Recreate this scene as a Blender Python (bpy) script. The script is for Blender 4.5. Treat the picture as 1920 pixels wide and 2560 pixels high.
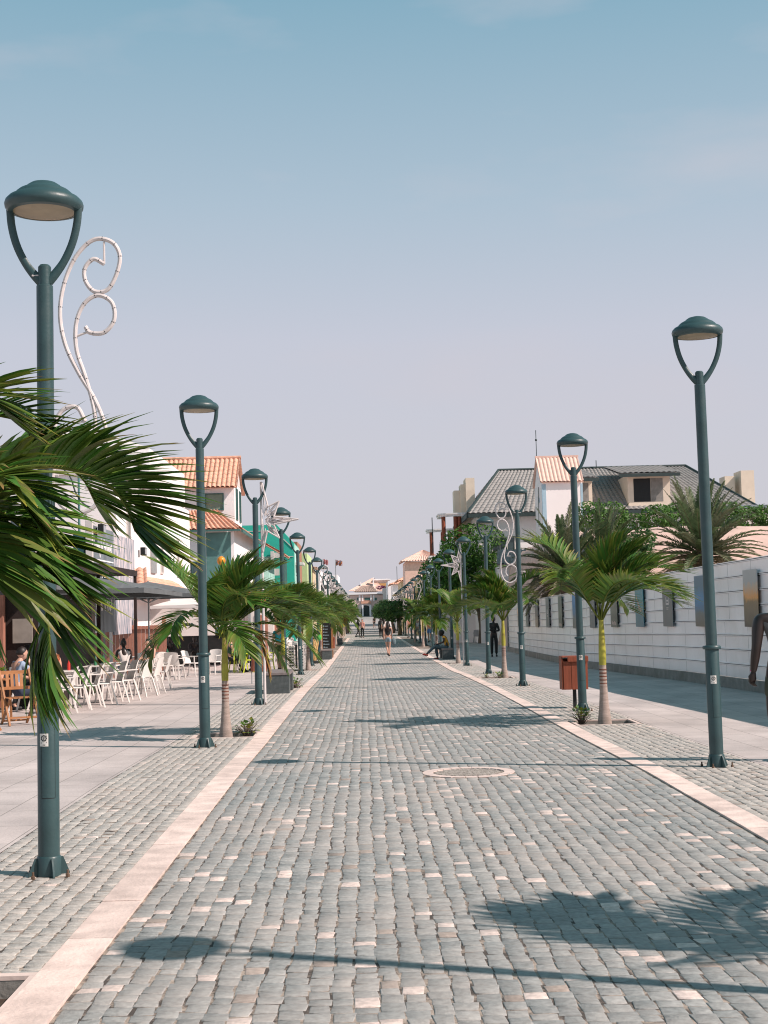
import bpy, bmesh, math, random
import numpy as np
from mathutils import Vector, Matrix, noise
for o in list(bpy.data.objects): bpy.data.objects.remove(o)
scene = bpy.context.scene; COL = scene.collection
R = math.radians; PI = math.pi
random.seed(7)

# ------------------------------------------------------------------ camera
FPX = 3550.0; CZ = 1.70
def cam_axes():
    vy = Vector((-49.0, -251.0, -FPX)).normalized()
    r = R(1.4)
    vz = Vector((-math.sin(r), math.cos(r), 0)); vz = (vz - vy*vz.dot(vy)).normalized()
    vx = vy.cross(vz)
    return vx, vy, vz
AX, AY, AZ = cam_axes()
cd = bpy.data.cameras.new('camera'); cam = bpy.data.objects.new('camera', cd); COL.objects.link(cam)
cd.sensor_fit = 'VERTICAL'; cd.sensor_height = 36.0; cd.lens = 36.0*FPX/2560.0
cd.clip_start = 0.1; cd.clip_end = 3000
m3 = Matrix((AX, AY, AZ)).to_4x4(); m3.translation = Vector((0, 0, CZ)); cam.matrix_world = m3
scene.camera = cam
scene.cycles.filter_width = 1.1; scene.render.resolution_x = 768; scene.render.resolution_y = 1024
def PX(px, py, Y):
    c = Vector((px-960.0, 1280.0-py, -FPX)); w = Vector((c.dot(AX), c.dot(AY), c.dot(AZ)))
    return Vector((0, 0, CZ)) + w*(Y/w.y)
GY = [(-40,.03),(9,.04),(14.5,.05),(19,.0),(25,-.02),(33,-.07),(42,-.18),(46,-.26),(60,-.34),(90,-.46),(126,-.54),(225,-.72),(262,-.55),(340,.75),(500,1.4),(1500,3)]
def gz(y):
    for (a, za), (b, zb) in zip(GY, GY[1:]):
        if y <= b: return za+(zb-za)*(max(y, a)-a)/(b-a)
    return GY[-1][1]

# ------------------------------------------------------------------ world, sun, exposure
SUN_EL = R(42.2); SUN_AZ = math.atan2(.92, -.385)
world = bpy.data.worlds.new('World'); scene.world = world; world.use_nodes = True
nt = world.node_tree; nt.nodes.clear()
def N(t, typ, **k):
    n = t.nodes.new(typ)
    for a, b in k.items(): setattr(n, a, b)
    return n
out = N(nt, 'ShaderNodeOutputWorld'); bg = N(nt, 'ShaderNodeBackground'); bg.inputs[1].default_value = 0.108
sky = N(nt, 'ShaderNodeTexSky', sky_type='NISHITA', sun_disc=False, sun_elevation=SUN_EL, sun_rotation=SUN_AZ)
sky.air_density = 1.0; sky.dust_density = 3.0; sky.ozone_density = 1.0
geo = N(nt, 'ShaderNodeNewGeometry') if False else N(nt, 'ShaderNodeTexCoord')
sep = N(nt, 'ShaderNodeSeparateXYZ'); nt.links.new(geo.outputs['Generated'], sep.inputs[0])
ramp = N(nt, 'ShaderNodeValToRGB'); nt.links.new(sep.outputs['Z'], ramp.inputs[0])
cr = ramp.color_ramp
SKYC = [(0.0, (5.3,5.1,5.6)), (.10, (5.15,5.05,5.6)), (.19, (4.9,5.0,5.7)), (.28, (3.65,4.55,5.35)), (.41, (2.0,3.6,4.55)), (.62, (.75,2.25,2.75)), (1.0, (.25,1.5,1.8))]
while len(cr.elements) < len(SKYC): cr.elements.new(0.5)
for e, (p, c) in zip(cr.elements, SKYC): e.position = p; e.color = (c[0], c[1], c[2], 1)
nz = N(nt, 'ShaderNodeTexNoise'); nz.inputs['Scale'].default_value = 3.2; nz.inputs['Detail'].default_value = 6
mp = N(nt, 'ShaderNodeMapping'); mp.inputs['Scale'].default_value = (1, 1, 3.2); mp.inputs['Location'].default_value = (.35,0,.1)
nt.links.new(geo.outputs['Generated'], mp.inputs[0]); nt.links.new(mp.outputs[0], nz.inputs[0])
cl = N(nt, 'ShaderNodeMapRange'); cl.inputs[1].default_value = .55; cl.inputs[2].default_value = .78; cl.inputs[4].default_value = .6
nt.links.new(nz.outputs[0], cl.inputs[0])
mixc = N(nt, 'ShaderNodeMix', data_type='RGBA'); mixc.inputs[7].default_value = (5.0,4.75,5.2,1)
mixs = N(nt, 'ShaderNodeMix', data_type='RGBA'); mixs.inputs[0].default_value = .86
nt.links.new(sky.outputs[0], mixs.inputs[6]); nt.links.new(ramp.outputs[0], mixs.inputs[7])
nt.links.new(cl.outputs[0], mixc.inputs[0]); nt.links.new(mixs.outputs[2], mixc.inputs[6])
nt.links.new(mixc.outputs[2], bg.inputs[0]); nt.links.new(bg.outputs[0], out.inputs[0])
sd = bpy.data.lights.new('sun', 'SUN'); sd.energy = 5.0; sd.angle = R(.6); sd.color = (1, .84, .77)
so = bpy.data.objects.new('sun', sd); COL.objects.link(so)
sdir = Vector((math.sin(SUN_AZ)*math.cos(SUN_EL), math.cos(SUN_AZ)*math.cos(SUN_EL), math.sin(SUN_EL)))
so.rotation_euler = sdir.to_track_quat('Z', 'Y').to_euler()
vs = scene.view_settings; vs.view_transform = 'Standard'; vs.look = 'None'; vs.exposure = 0.22; vs.gamma = 1; vs.use_curve_mapping = False

# ------------------------------------------------------------------ materials
MATS = {}
def mat(name, col, rough=.7, var=.12, scale=6.0, bump=0.0, metal=0.0, attr=False, trans=0.0, spec=.4, bscale=None, stretch=None):
    if name in MATS: return MATS[name]
    m = bpy.data.materials.new(name); m.use_nodes = True; t = m.node_tree; b = t.nodes['Principled BSDF']
    b.inputs['Roughness'].default_value = rough; b.inputs['Metallic'].default_value = metal
    b.inputs['Specular IOR Level'].default_value = spec
    tc = N(t, 'ShaderNodeTexCoord'); n = N(t, 'ShaderNodeTexNoise'); n.inputs['Scale'].default_value = scale; n.inputs['Detail'].default_value = 5
    src = tc.outputs['Object']
    if stretch:
        mpg = N(t, 'ShaderNodeMapping'); mpg.inputs['Scale'].default_value = stretch
        t.links.new(src, mpg.inputs[0]); src = mpg.outputs[0]
    t.links.new(src, n.inputs['Vector'])
    mr = N(t, 'ShaderNodeMapRange'); mr.inputs[1].default_value = .3; mr.inputs[2].default_value = .7
    mr.inputs[3].default_value = 1-var; mr.inputs[4].default_value = 1+var
    t.links.new(n.outputs[0], mr.inputs[0])
    mul = N(t, 'ShaderNodeVectorMath', operation='SCALE'); t.links.new(mr.outputs[0], mul.inputs['Scale'])
    if attr:
        a = N(t, 'ShaderNodeAttribute', attribute_name='col'); t.links.new(a.outputs['Color'], mul.inputs[0])
    else: mul.inputs[0].default_value = col[:3]
    t.links.new(mul.outputs[0], b.inputs['Base Color'])
    if bump > 0:
        n2 = N(t, 'ShaderNodeTexNoise'); n2.inputs['Scale'].default_value = bscale or scale*8; n2.inputs['Detail'].default_value = 4
        t.links.new(src, n2.inputs['Vector'])
        bp = N(t, 'ShaderNodeBump'); bp.inputs['Strength'].default_value = bump; bp.inputs['Distance'].default_value = .02
        t.links.new(n2.outputs[0], bp.inputs['Height']); t.links.new(bp.outputs[0], b.inputs['Normal'])
    if trans > 0:
        o = t.nodes['Material Output']; tr = N(t, 'ShaderNodeBsdfTranslucent'); mx = N(t, 'ShaderNodeMixShader'); mx.inputs[0].default_value = trans
        t.links.new(mul.outputs[0], tr.inputs[0]); t.links.new(b.outputs[0], mx.inputs[1]); t.links.new(tr.outputs[0], mx.inputs[2]); t.links.new(mx.outputs[0], o.inputs[0])
    MATS[name] = m; return m
LAMP = mat('lamp_paint', (.030,.068,.073), .42, .16, 5, .08, spec=.5)
LENS = mat('lens_glass', (.30,.24,.15), .35, .15, 9)
WHITE = mat('white_paint', (.86,.83,.83), .8, .03, .7, .12)
OFFW = mat('off_white', (.66,.61,.58), .6, .06, 3)
ROPE = mat('rope_light', (.62,.57,.56), .5, .1, 14)
TIE = mat('tie', (.08,.08,.08), .6, .1)
STONE_A = mat('sett_stone', (0,0,0), .82, .22, 30, .3, attr=True, bscale=90)
LEAF = mat('palm_leaf', (0,0,0), .45, .12, 9, .1, attr=True, trans=.28, spec=.35)
FOL = mat('tree_leaf', (0,0,0), .6, .15, 2, attr=True, trans=.32)
TRUNK = mat('palm_trunk', (.40,.32,.28), .9, .2, 7, .5, stretch=(1,1,6))
SHAFT = mat('crownshaft', (.36,.34,.05), .5, .3, 5, .1, stretch=(3,3,1))
def dusty(m, col, lo=.42, hi=.75, amt=.6, scale=.55):
    t = m.node_tree; b = t.nodes['Principled BSDF']; lk = b.inputs['Base Color'].links[0]; src = lk.from_socket
    tc = N(t, 'ShaderNodeTexCoord'); n = N(t, 'ShaderNodeTexNoise'); n.inputs['Scale'].default_value = scale; n.inputs['Detail'].default_value = 9; n.inputs['Roughness'].default_value = .7
    t.links.new(tc.outputs['Object'], n.inputs[0]); mr = N(t, 'ShaderNodeMapRange'); mr.inputs[1].default_value = lo; mr.inputs[2].default_value = hi; mr.inputs[4].default_value = amt; t.links.new(n.outputs[0], mr.inputs[0])
    mx = N(t, 'ShaderNodeMix', data_type='RGBA'); mx.inputs[7].default_value = (*col, 1); t.links.new(mr.outputs[0], mx.inputs[0]); t.links.new(src, mx.inputs[6]); t.links.new(mx.outputs[2], b.inputs['Base Color'])
dusty(STONE_A, (.46,.40,.36), .42, .78, .7, .6)
RING = mat('trunk_ring', (.16,.06,.04), .8, .2, 9, .2)
BARK = mat('bark', (.13,.10,.08), .95, .25, 6, .6, stretch=(1,1,.3))
TERRA = mat('terracotta', (.68,.37,.26), .75, .2, 5, .15)
PTILE = mat('pink_tile', (.72,.50,.42), .75, .1, 4, .1)
GTILE = mat('grey_tile', (.27,.26,.25), .7, .14, 3, .1)
DARK = mat('dark_trim', (.03,.05,.05), .6, .15)
BLACK = mat('black', (.012,.014,.015), .6, .2)
BEIGE = mat('beige_render', (.74,.64,.52), .85, .06, 2, .1)
TEAL = mat('teal_render', (.03,.42,.32), .8, .06, 2, .1)
LTEAL = mat('light_teal_render', (.40,.66,.58), .8, .06, 2, .1)
BROWNR = mat('brown_render', (.34,.17,.11), .85, .1, 2, .1)
GREENR = mat('lime_render', (.52,.66,.34), .85, .06, 2, .1)
CREAM = mat('cream_render', (.62,.50,.32), .85, .08, 2, .1)
DGREEN = mat('dark_green_trim', (.05,.13,.12), .6, .12, 3)
GLASS = mat('window_glass', (.06,.09,.10), .12, .2, 2, spec=.8)
GREYM = mat('grey_metal', (.28,.30,.31), .5, .1)
FENCE = mat('fence_panel', (.90,.88,.90), .26, .04, 1.2, .03, spec=.9)
GAP = mat('seam', (.10,.11,.12), .8, .1)
CONC = mat('concrete', (.26,.25,.23), .9, .2, 4, .3)
GRANITE = mat('granite', (.075,.09,.092), .55, .22, 12, .15)
WOODR = mat('red_wood', (.25,.065,.032), .6, .2, 4, .2, stretch=(6,6,.6))
WOODB = mat('brown_boards', (.38,.17,.12), .7, .18, 4, .2, stretch=(6,6,.6))
WOODC = mat('chair_wood', (.34,.15,.06), .6, .2, 6, .1)
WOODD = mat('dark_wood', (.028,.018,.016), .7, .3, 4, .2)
PLAST = mat('white_plastic', (.74,.70,.66), .4, .03, 2)
GPLAST = mat('grey_plastic', (.36,.38,.40), .5, .05)
LIME = mat('lime_plastic', (.55,.62,.04), .45, .05)
CANVAS = mat('grey_canvas', (.13,.14,.145), .85, .1, 2, .1)
WCANVAS = mat('white_canvas', (.70,.66,.64), .85, .06, 2, .1)
RCANVAS = mat('red_canvas', (.55,.08,.07), .8, .1, 2)
SAND = mat('sand_bed', (.36,.30,.25), .95, .22, 14, .4)
SOIL = mat('soil', (.07,.05,.038), .98, .3, 12, .5)
KERB = mat('cream_stone', (.66,.54,.49), .75, .09, 3.5, .12)
dusty(SAND, (.05,.042,.038), .44, .56, .9, 6)
PINKS = mat('pink_stone', (.62,.47,.41), .8, .1, 5, .2)
DUNE = mat('pink_sand', (.58,.42,.36), .95, .12, 1.5, .8, bscale=3)
SKIN_L = mat('skin_light', (.52,.30,.22), .5, .06); SKIN_D = mat('skin_dark', (.020,.012,.010), .38, .15, spec=.5)
HAIR = mat('hair', (.018,.013,.012), .5, .2)
dusty(FENCE, (.60,.57,.54), .5, .8, .55, .45); dusty(LAMP, (.10,.13,.13), .5, .8, .5, 1.6); dusty(WHITE, (.62,.58,.54), .55, .85, .5, .3); dusty(GRANITE, (.17,.17,.16), .5, .75, .5, 3); dusty(CONC, (.16,.15,.13), .45, .7, .6, 1.2); dusty(TERRA, (.78,.50,.36), .5, .75, .6, 1.1); dusty(GTILE, (.36,.35,.33), .5, .75, .5, .8); dusty(TRUNK, (.24,.20,.16), .5, .7, .6, 6); dusty(SHAFT, (.17,.08,.035), .52, .68, .8, 3.2)
def cloth(name, c): return mat('cloth_'+name, c, .85, .08, 5, .15)
def brick_mat(name, c1, c2, mo, sx, sy, scale=1.0, rough=.75, mortar=.006, rot=0):
    m = bpy.data.materials.new(name); m.use_nodes = True; t = m.node_tree; b = t.nodes['Principled BSDF']; b.inputs['Roughness'].default_value = rough
    tc = N(t, 'ShaderNodeTexCoord'); mp_ = N(t, 'ShaderNodeMapping'); mp_.inputs['Rotation'].default_value = (0, 0, rot); t.links.new(tc.outputs['Object'], mp_.inputs[0])
    bt = N(t, 'ShaderNodeTexBrick'); bt.inputs['Scale'].default_value = scale; bt.inputs['Mortar Size'].default_value = mortar
    bt.inputs['Brick Width'].default_value = sx; bt.inputs['Row Height'].default_value = sy; bt.inputs['Mortar Smooth'].default_value = .3
    bt.inputs['Color1'].default_value = (*c1, 1); bt.inputs['Color2'].default_value = (*c2, 1); bt.inputs['Mortar'].default_value = (*mo, 1)
    t.links.new(mp_.outputs[0], bt.inputs[0])
    n = N(t, 'ShaderNodeTexNoise'); n.inputs['Scale'].default_value = .7; n.inputs['Detail'].default_value = 9; n.inputs['Roughness'].default_value = .65; t.links.new(mp_.outputs[0], n.inputs[0])
    mr = N(t, 'ShaderNodeMapRange'); mr.inputs[1].default_value = .3; mr.inputs[2].default_value = .7; mr.inputs[3].default_value = .70; mr.inputs[4].default_value = 1.18
    t.links.new(n.outputs[0], mr.inputs[0]); mul = N(t, 'ShaderNodeVectorMath', operation='SCALE')
    t.links.new(bt.outputs[0], mul.inputs[0]); t.links.new(mr.outputs[0], mul.inputs['Scale']); t.links.new(mul.outputs[0], b.inputs['Base Color'])
    n3 = N(t, 'ShaderNodeTexNoise'); n3.inputs['Scale'].default_value = 35; t.links.new(mp_.outputs[0], n3.inputs[0])
    ad = N(t, 'ShaderNodeMath', operation='MULTIPLY_ADD'); ad.inputs[1].default_value = -.5; t.links.new(bt.outputs['Fac'], ad.inputs[0]); t.links.new(n3.outputs[0], ad.inputs[2])
    bp = N(t, 'ShaderNodeBump'); bp.inputs['Strength'].default_value = .35; bp.inputs['Distance'].default_value = .012
    t.links.new(ad.outputs[0], bp.inputs['Height']); t.links.new(bp.outputs[0], b.inputs['Normal'])
    return m
SLAB = brick_mat('slab_paving', (.54,.475,.45), (.49,.435,.415), (.27,.24,.22), .9, .45, rot=PI/2)
FARSETT = brick_mat('far_setts', (.37,.355,.34), (.32,.31,.30), (.30,.26,.22), .25, .12)

# ------------------------------------------------------------------ mesh helpers
class MB:
    def __init__(s): s.v = []; s.f = []; s.c = []
    def add(s, vs, fs, col=None):
        o = len(s.v); s.v += [tuple(p) for p in vs]; s.f += [tuple(i+o for i in f) for f in fs]
        s.c += [col or (1,1,1)]*len(vs) if not (col and isinstance(col, list)) else col
        return s
    def box(s, x0, x1, y0, y1, z0, z1, col=None):
        v = [(x0,y0,z0),(x1,y0,z0),(x1,y1,z0),(x0,y1,z0),(x0,y0,z1),(x1,y0,z1),(x1,y1,z1),(x0,y1,z1)]
        return s.add(v, [(0,3,2,1),(4,5,6,7),(0,1,5,4),(1,2,6,5),(2,3,7,6),(3,0,4,7)], col)
    def bbox(s, x0, x1, y0, y1, z0, z1, b=.008, col=None):      # bevelled box
        bm = bmesh.new(); bmesh.ops.create_cube(bm, size=1)
        for v in bm.verts: v.co = Vector(((x0+x1)/2+v.co.x*(x1-x0), (y0+y1)/2+v.co.y*(y1-y0), (z0+z1)/2+v.co.z*(z1-z0)))
        bmesh.ops.bevel(bm, geom=bm.edges[:], offset=b, segments=2, affect='EDGES', profile=.5)
        bm.verts.index_update(); s.add([v.co[:] for v in bm.verts], [[v.index for v in f.verts] for f in bm.faces], col); bm.free(); return s
    def bar(s, a, b, w, h=None, col=None, up=Vector((0,0,1))):   # rectangular bar from a to b
        a = Vector(a); b = Vector(b); h = h or w; t = (b-a).normalized()
        if abs(t.dot(up)) > .95: up = Vector((0,1,0))
        x = t.cross(up).normalized(); y = x.cross(t).normalized()
        v = []
        for p in (a, b):
            for i, j in ((-1,-1),(1,-1),(1,1),(-1,1)): v.append(p+x*(i*w/2)+y*(j*h/2))
        return s.add(v, [(3,2,1,0),(4,5,6,7),(0,1,5,4),(1,2,6,5),(2,3,7,6),(3,0,4,7)], col)
    def tube(s, pts, r, n=8, col=None, caps=True, flat=1.0):
        pts = [Vector(p) for p in pts]; rs = r if isinstance(r, (list, tuple)) else [r]*len(pts)
        prev = None; v = []
        for i, p in enumerate(pts):
            t = (pts[min(i+1, len(pts)-1)]-pts[max(i-1, 0)]).normalized()
            if prev is None:
                u = Vector((0,0,1)) if abs(t.z) < .9 else Vector((0,1,0)); x = t.cross(u).normalized()
            else: x = (prev-t*prev.dot(t)).normalized()
            prev = x; y = t.cross(x)
            for k in range(n):
                a = 2*PI*k/n; v.append(p+x*(math.cos(a)*rs[i])+y*(math.sin(a)*rs[i]*flat))
        f = []
        for i in range(len(pts)-1):
            for k in range(n):
                f.append((i*n+k, i*n+(k+1)%n, (i+1)*n+(k+1)%n, (i+1)*n+k))
        if caps: f.append(tuple(range(n-1, -1, -1))); f.append(tuple(range((len(pts)-1)*n, len(pts)*n)))
        return s.add(v, f, col)
    def lathe(s, prof, n=20, c=(0,0,0), col=None, caps=True):
        v = []; f = []
        for (r, z) in prof:
            for k in range(n): a = 2*PI*k/n; v.append((c[0]+r*math.cos(a), c[1]+r*math.sin(a), c[2]+z))
        for i in range(len(prof)-1):
            for k in range(n): f.append((i*n+k, i*n+(k+1)%n, (i+1)*n+(k+1)%n, (i+1)*n+k))
        if caps: f.append(tuple(range(n-1, -1, -1))); f.append(tuple(range((len(prof)-1)*n, len(prof)*n)))
        return s.add(v, f, col)
    def ball(s, c, rx, ry=None, rz=None, n=12, m=8, col=None, fn=None):
        ry = ry or rx; rz = rz or rx; v = []; f = []
        for j in range(m+1):
            th = PI*j/m
            for k in range(n):
                a = 2*PI*k/n; p = Vector((math.sin(th)*math.cos(a), math.sin(th)*math.sin(a), -math.cos(th)))
                if fn: p = fn(p)
                v.append((c[0]+p.x*rx, c[1]+p.y*ry, c[2]+p.z*rz))
        for j in range(m):
            for k in range(n): f.append((j*n+k, j*n+(k+1)%n, (j+1)*n+(k+1)%n, (j+1)*n+k))
        return s.add(v, f, col)
    def build(s, name, m, parent=None, smooth=False, attr=False, loc=None, split=None):
        me = bpy.data.meshes.new(name); me.from_pydata([tuple(p) for p in s.v], [], s.f)
        if isinstance(m, (list, tuple)):
            for q in m: me.materials.append(q)
        else: me.materials.append(m)
        if smooth:
            me.polygons.foreach_set('use_smooth', [True]*len(me.polygons))
            if smooth != 'all': me.set_sharp_from_angle(angle=R(35))
        if attr:
            ca = me.color_attributes.new('col', 'FLOAT_COLOR', 'POINT')
            ca.data.foreach_set('color', [q for c in s.c for q in (c[0], c[1], c[2], 1)])
        if split is not None:
            for q, pg in enumerate(me.polygons):
                if q >= split: pg.material_index = 1
        me.update(); o = bpy.data.objects.new(name, me); COL.objects.link(o); o.parent = parent
        if loc: o.location = loc
        return o
def tag(o, label=None, cat=None, group=None, kind=None):
    if label: o['label'] = label
    if cat: o['category'] = cat
    if group: o['group'] = group
    if kind: o['kind'] = kind
    return o
def thing(name, label, cat, loc=(0,0,0), rz=0, group=None):
    o = bpy.data.objects.new(name, None); COL.objects.link(o); o.location = loc; o.rotation_euler = (0,0,rz); o.empty_display_size = .2
    return tag(o, label, cat, group)
KIDS = {}
def copy_tree(o, parent=None, loc=None, rz=None, scale=None, label=None, group=None, skip=()):
    c = o.copy(); COL.objects.link(c); c.parent = parent
    for ch in list(o.children):
        if ch.name.split('.')[0] in skip: continue
        copy_tree(ch, c)
    if loc is not None: c.location = loc
    if rz is not None: c.rotation_euler = (0,0,rz)
    if scale is not None: c.scale = (scale,)*3 if not isinstance(scale, tuple) else scale
    if label: c['label'] = label
    if group: c['group'] = group
    return c
ORD = ['first','second','third','fourth','fifth','sixth','seventh','eighth','ninth','tenth','eleventh','twelfth','thirteenth','fourteenth','fifteenth','sixteenth','seventeenth','eighteenth','nineteenth','twentieth']
def struct(name, mb, m, **k):
    o = mb.build(name, m, **k); o['kind'] = 'structure'; return o
def spline(pts, n):
    pts = [Vector(p) for p in pts]; P = [pts[0]*2-pts[1]]+pts+[pts[-1]*2-pts[-2]]; out = []
    for i in range(n+1):
        u = i/n*(len(pts)-1); k = min(int(u), len(pts)-2); t = u-k; a, b, c, d = P[k:k+4]
        out.append(.5*((2*b)+(c-a)*t+(2*a-5*b+4*c-d)*t*t+(3*b-a-3*c+d)*t*t*t))
    return out
def text_mesh(s, size, name, m, parent, mw, extrude=.004, bold=0, sx=1.0):
    cu = bpy.data.curves.new(name, 'FONT'); cu.body = s; cu.size = size; cu.extrude = extrude; cu.offset = bold; cu.align_x = 'CENTER'; cu.resolution_u = 3
    t = bpy.data.objects.new(name, cu); COL.objects.link(t)
    me = bpy.data.meshes.new_from_object(t.evaluated_get(bpy.context.evaluated_depsgraph_get())); bpy.data.objects.remove(t)
    me.transform(Matrix.Diagonal((sx,1,1,1))); me.materials.clear(); me.materials.append(m)
    me.transform(mw); o = bpy.data.objects.new(name, me); COL.objects.link(o); o.parent = parent; return o

# ------------------------------------------------------------------ ground, road, paving
XL, XR = -1.335, 2.74                    # cobbled roadway
STW = .242                               # cream strips
PITS_L = [6.4, 20.6, 35.2, 50.5, 65.5, 80.5]
PITS_R = [6.05, 21.1, 38.3, 54.0, 70.0]
def ygrid(y0, y1):
    ys = [y0]; y = y0
    while y < y1:
        y = min(y1, y+(2.5 if y < 130 else 15)); ys.append(y)
    return sorted(set(ys+[a for a, b in GY if y0 < a < y1]))
def sheet(name, x0, x1, y0, y1, dz, m, nx=1, kind='structure'):
    ys = ygrid(y0, y1); mb = MB(); v = []; f = []; W = nx+1
    for y in ys:
        for i in range(W): v.append((x0+(x1-x0)*i/nx, y, gz(y)+dz))
    for j in range(len(ys)-1):
        for i in range(nx): f.append((j*W+i, j*W+i+1, (j+1)*W+i+1, (j+1)*W+i))
    mb.add(v, f); o = mb.build(name, m); o['kind'] = kind; return o
sheet('ground', -900, 900, -40, 1500, -.10, SOIL, 8)
sheet('slab_pavement_left', -60, -2.66, -12, 126, 0, SLAB)
sheet('slab_pavement_right', 4.00, 60, -12, 126, 0, SLAB)
sheet('far_road', -60, 60, 126, 400, -.005, FARSETT)
sheet('road_bed', XL-.02, XR+.02, -12, 126, -.0028, SAND)
def strip_with_pits(name, x0, x1, pits, pc, m, dz):
    mb = MB(); cuts = sorted([(p-.43, p+.43) for p in pits]); y = -12.0
    def seg(a, b, xa, xb):
        yy = ygrid(a, b)
        for ya, yb in zip(yy, yy[1:]):
            mb.add([(xa,ya,gz(ya)+dz),(xb,ya,gz(ya)+dz),(xb,yb,gz(yb)+dz),(xa,yb,gz(yb)+dz)], [(0,1,2,3)])
    for a, b in cuts:
        seg(y, a, x0, x1); seg(a, b, x0, pc-.42); seg(a, b, pc+.42, x1); y = b
    seg(y, 126, x0, x1); return struct(name, mb, m)
strip_with_pits('side_bed_left', -2.66, XL-STW, PITS_L, -2.03, SAND, -.0035)
strip_with_pits('side_bed_right', XR+STW, 4.00, PITS_R, 3.50, SAND, -.0035)
# cream strips, real slabs 0.9 m long
def kerb_strip(name, x0, x1):
    mb = MB(); y = -12.0; rnd = random.Random(3)
    while y < 126:
        l = .9+rnd.uniform(-.1,.15); z = gz(y)+.012; z2 = gz(y+l)+.012; e = rnd.uniform(-.003,.003); g = .003; dz = -.11
        v = [(x0,y+g,z+dz),(x1,y+g,z+dz),(x1,y+l-g,z2+dz),(x0,y+l-g,z2+dz),(x0,y+g,z+e),(x1,y+g,z+e),(x1,y+l-g,z2+e),(x0,y+l-g,z2+e)]
        c = .9+rnd.random()*.16; col = (.71*c,.575*c,.515*c)
        mb.add(v, [(4,5,6,7),(0,1,5,4),(1,2,6,5),(2,3,7,6),(3,0,4,7)], [col]*8); y += l
    return struct(name, mb, mat('kerb_stone', (0,0,0), .75, .2, 5, .3, attr=True), attr=True)
kerb_strip('kerb_strip_left', XL-STW, XL-.012); kerb_strip('kerb_strip_right', XR+.018, XR+STW)
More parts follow.
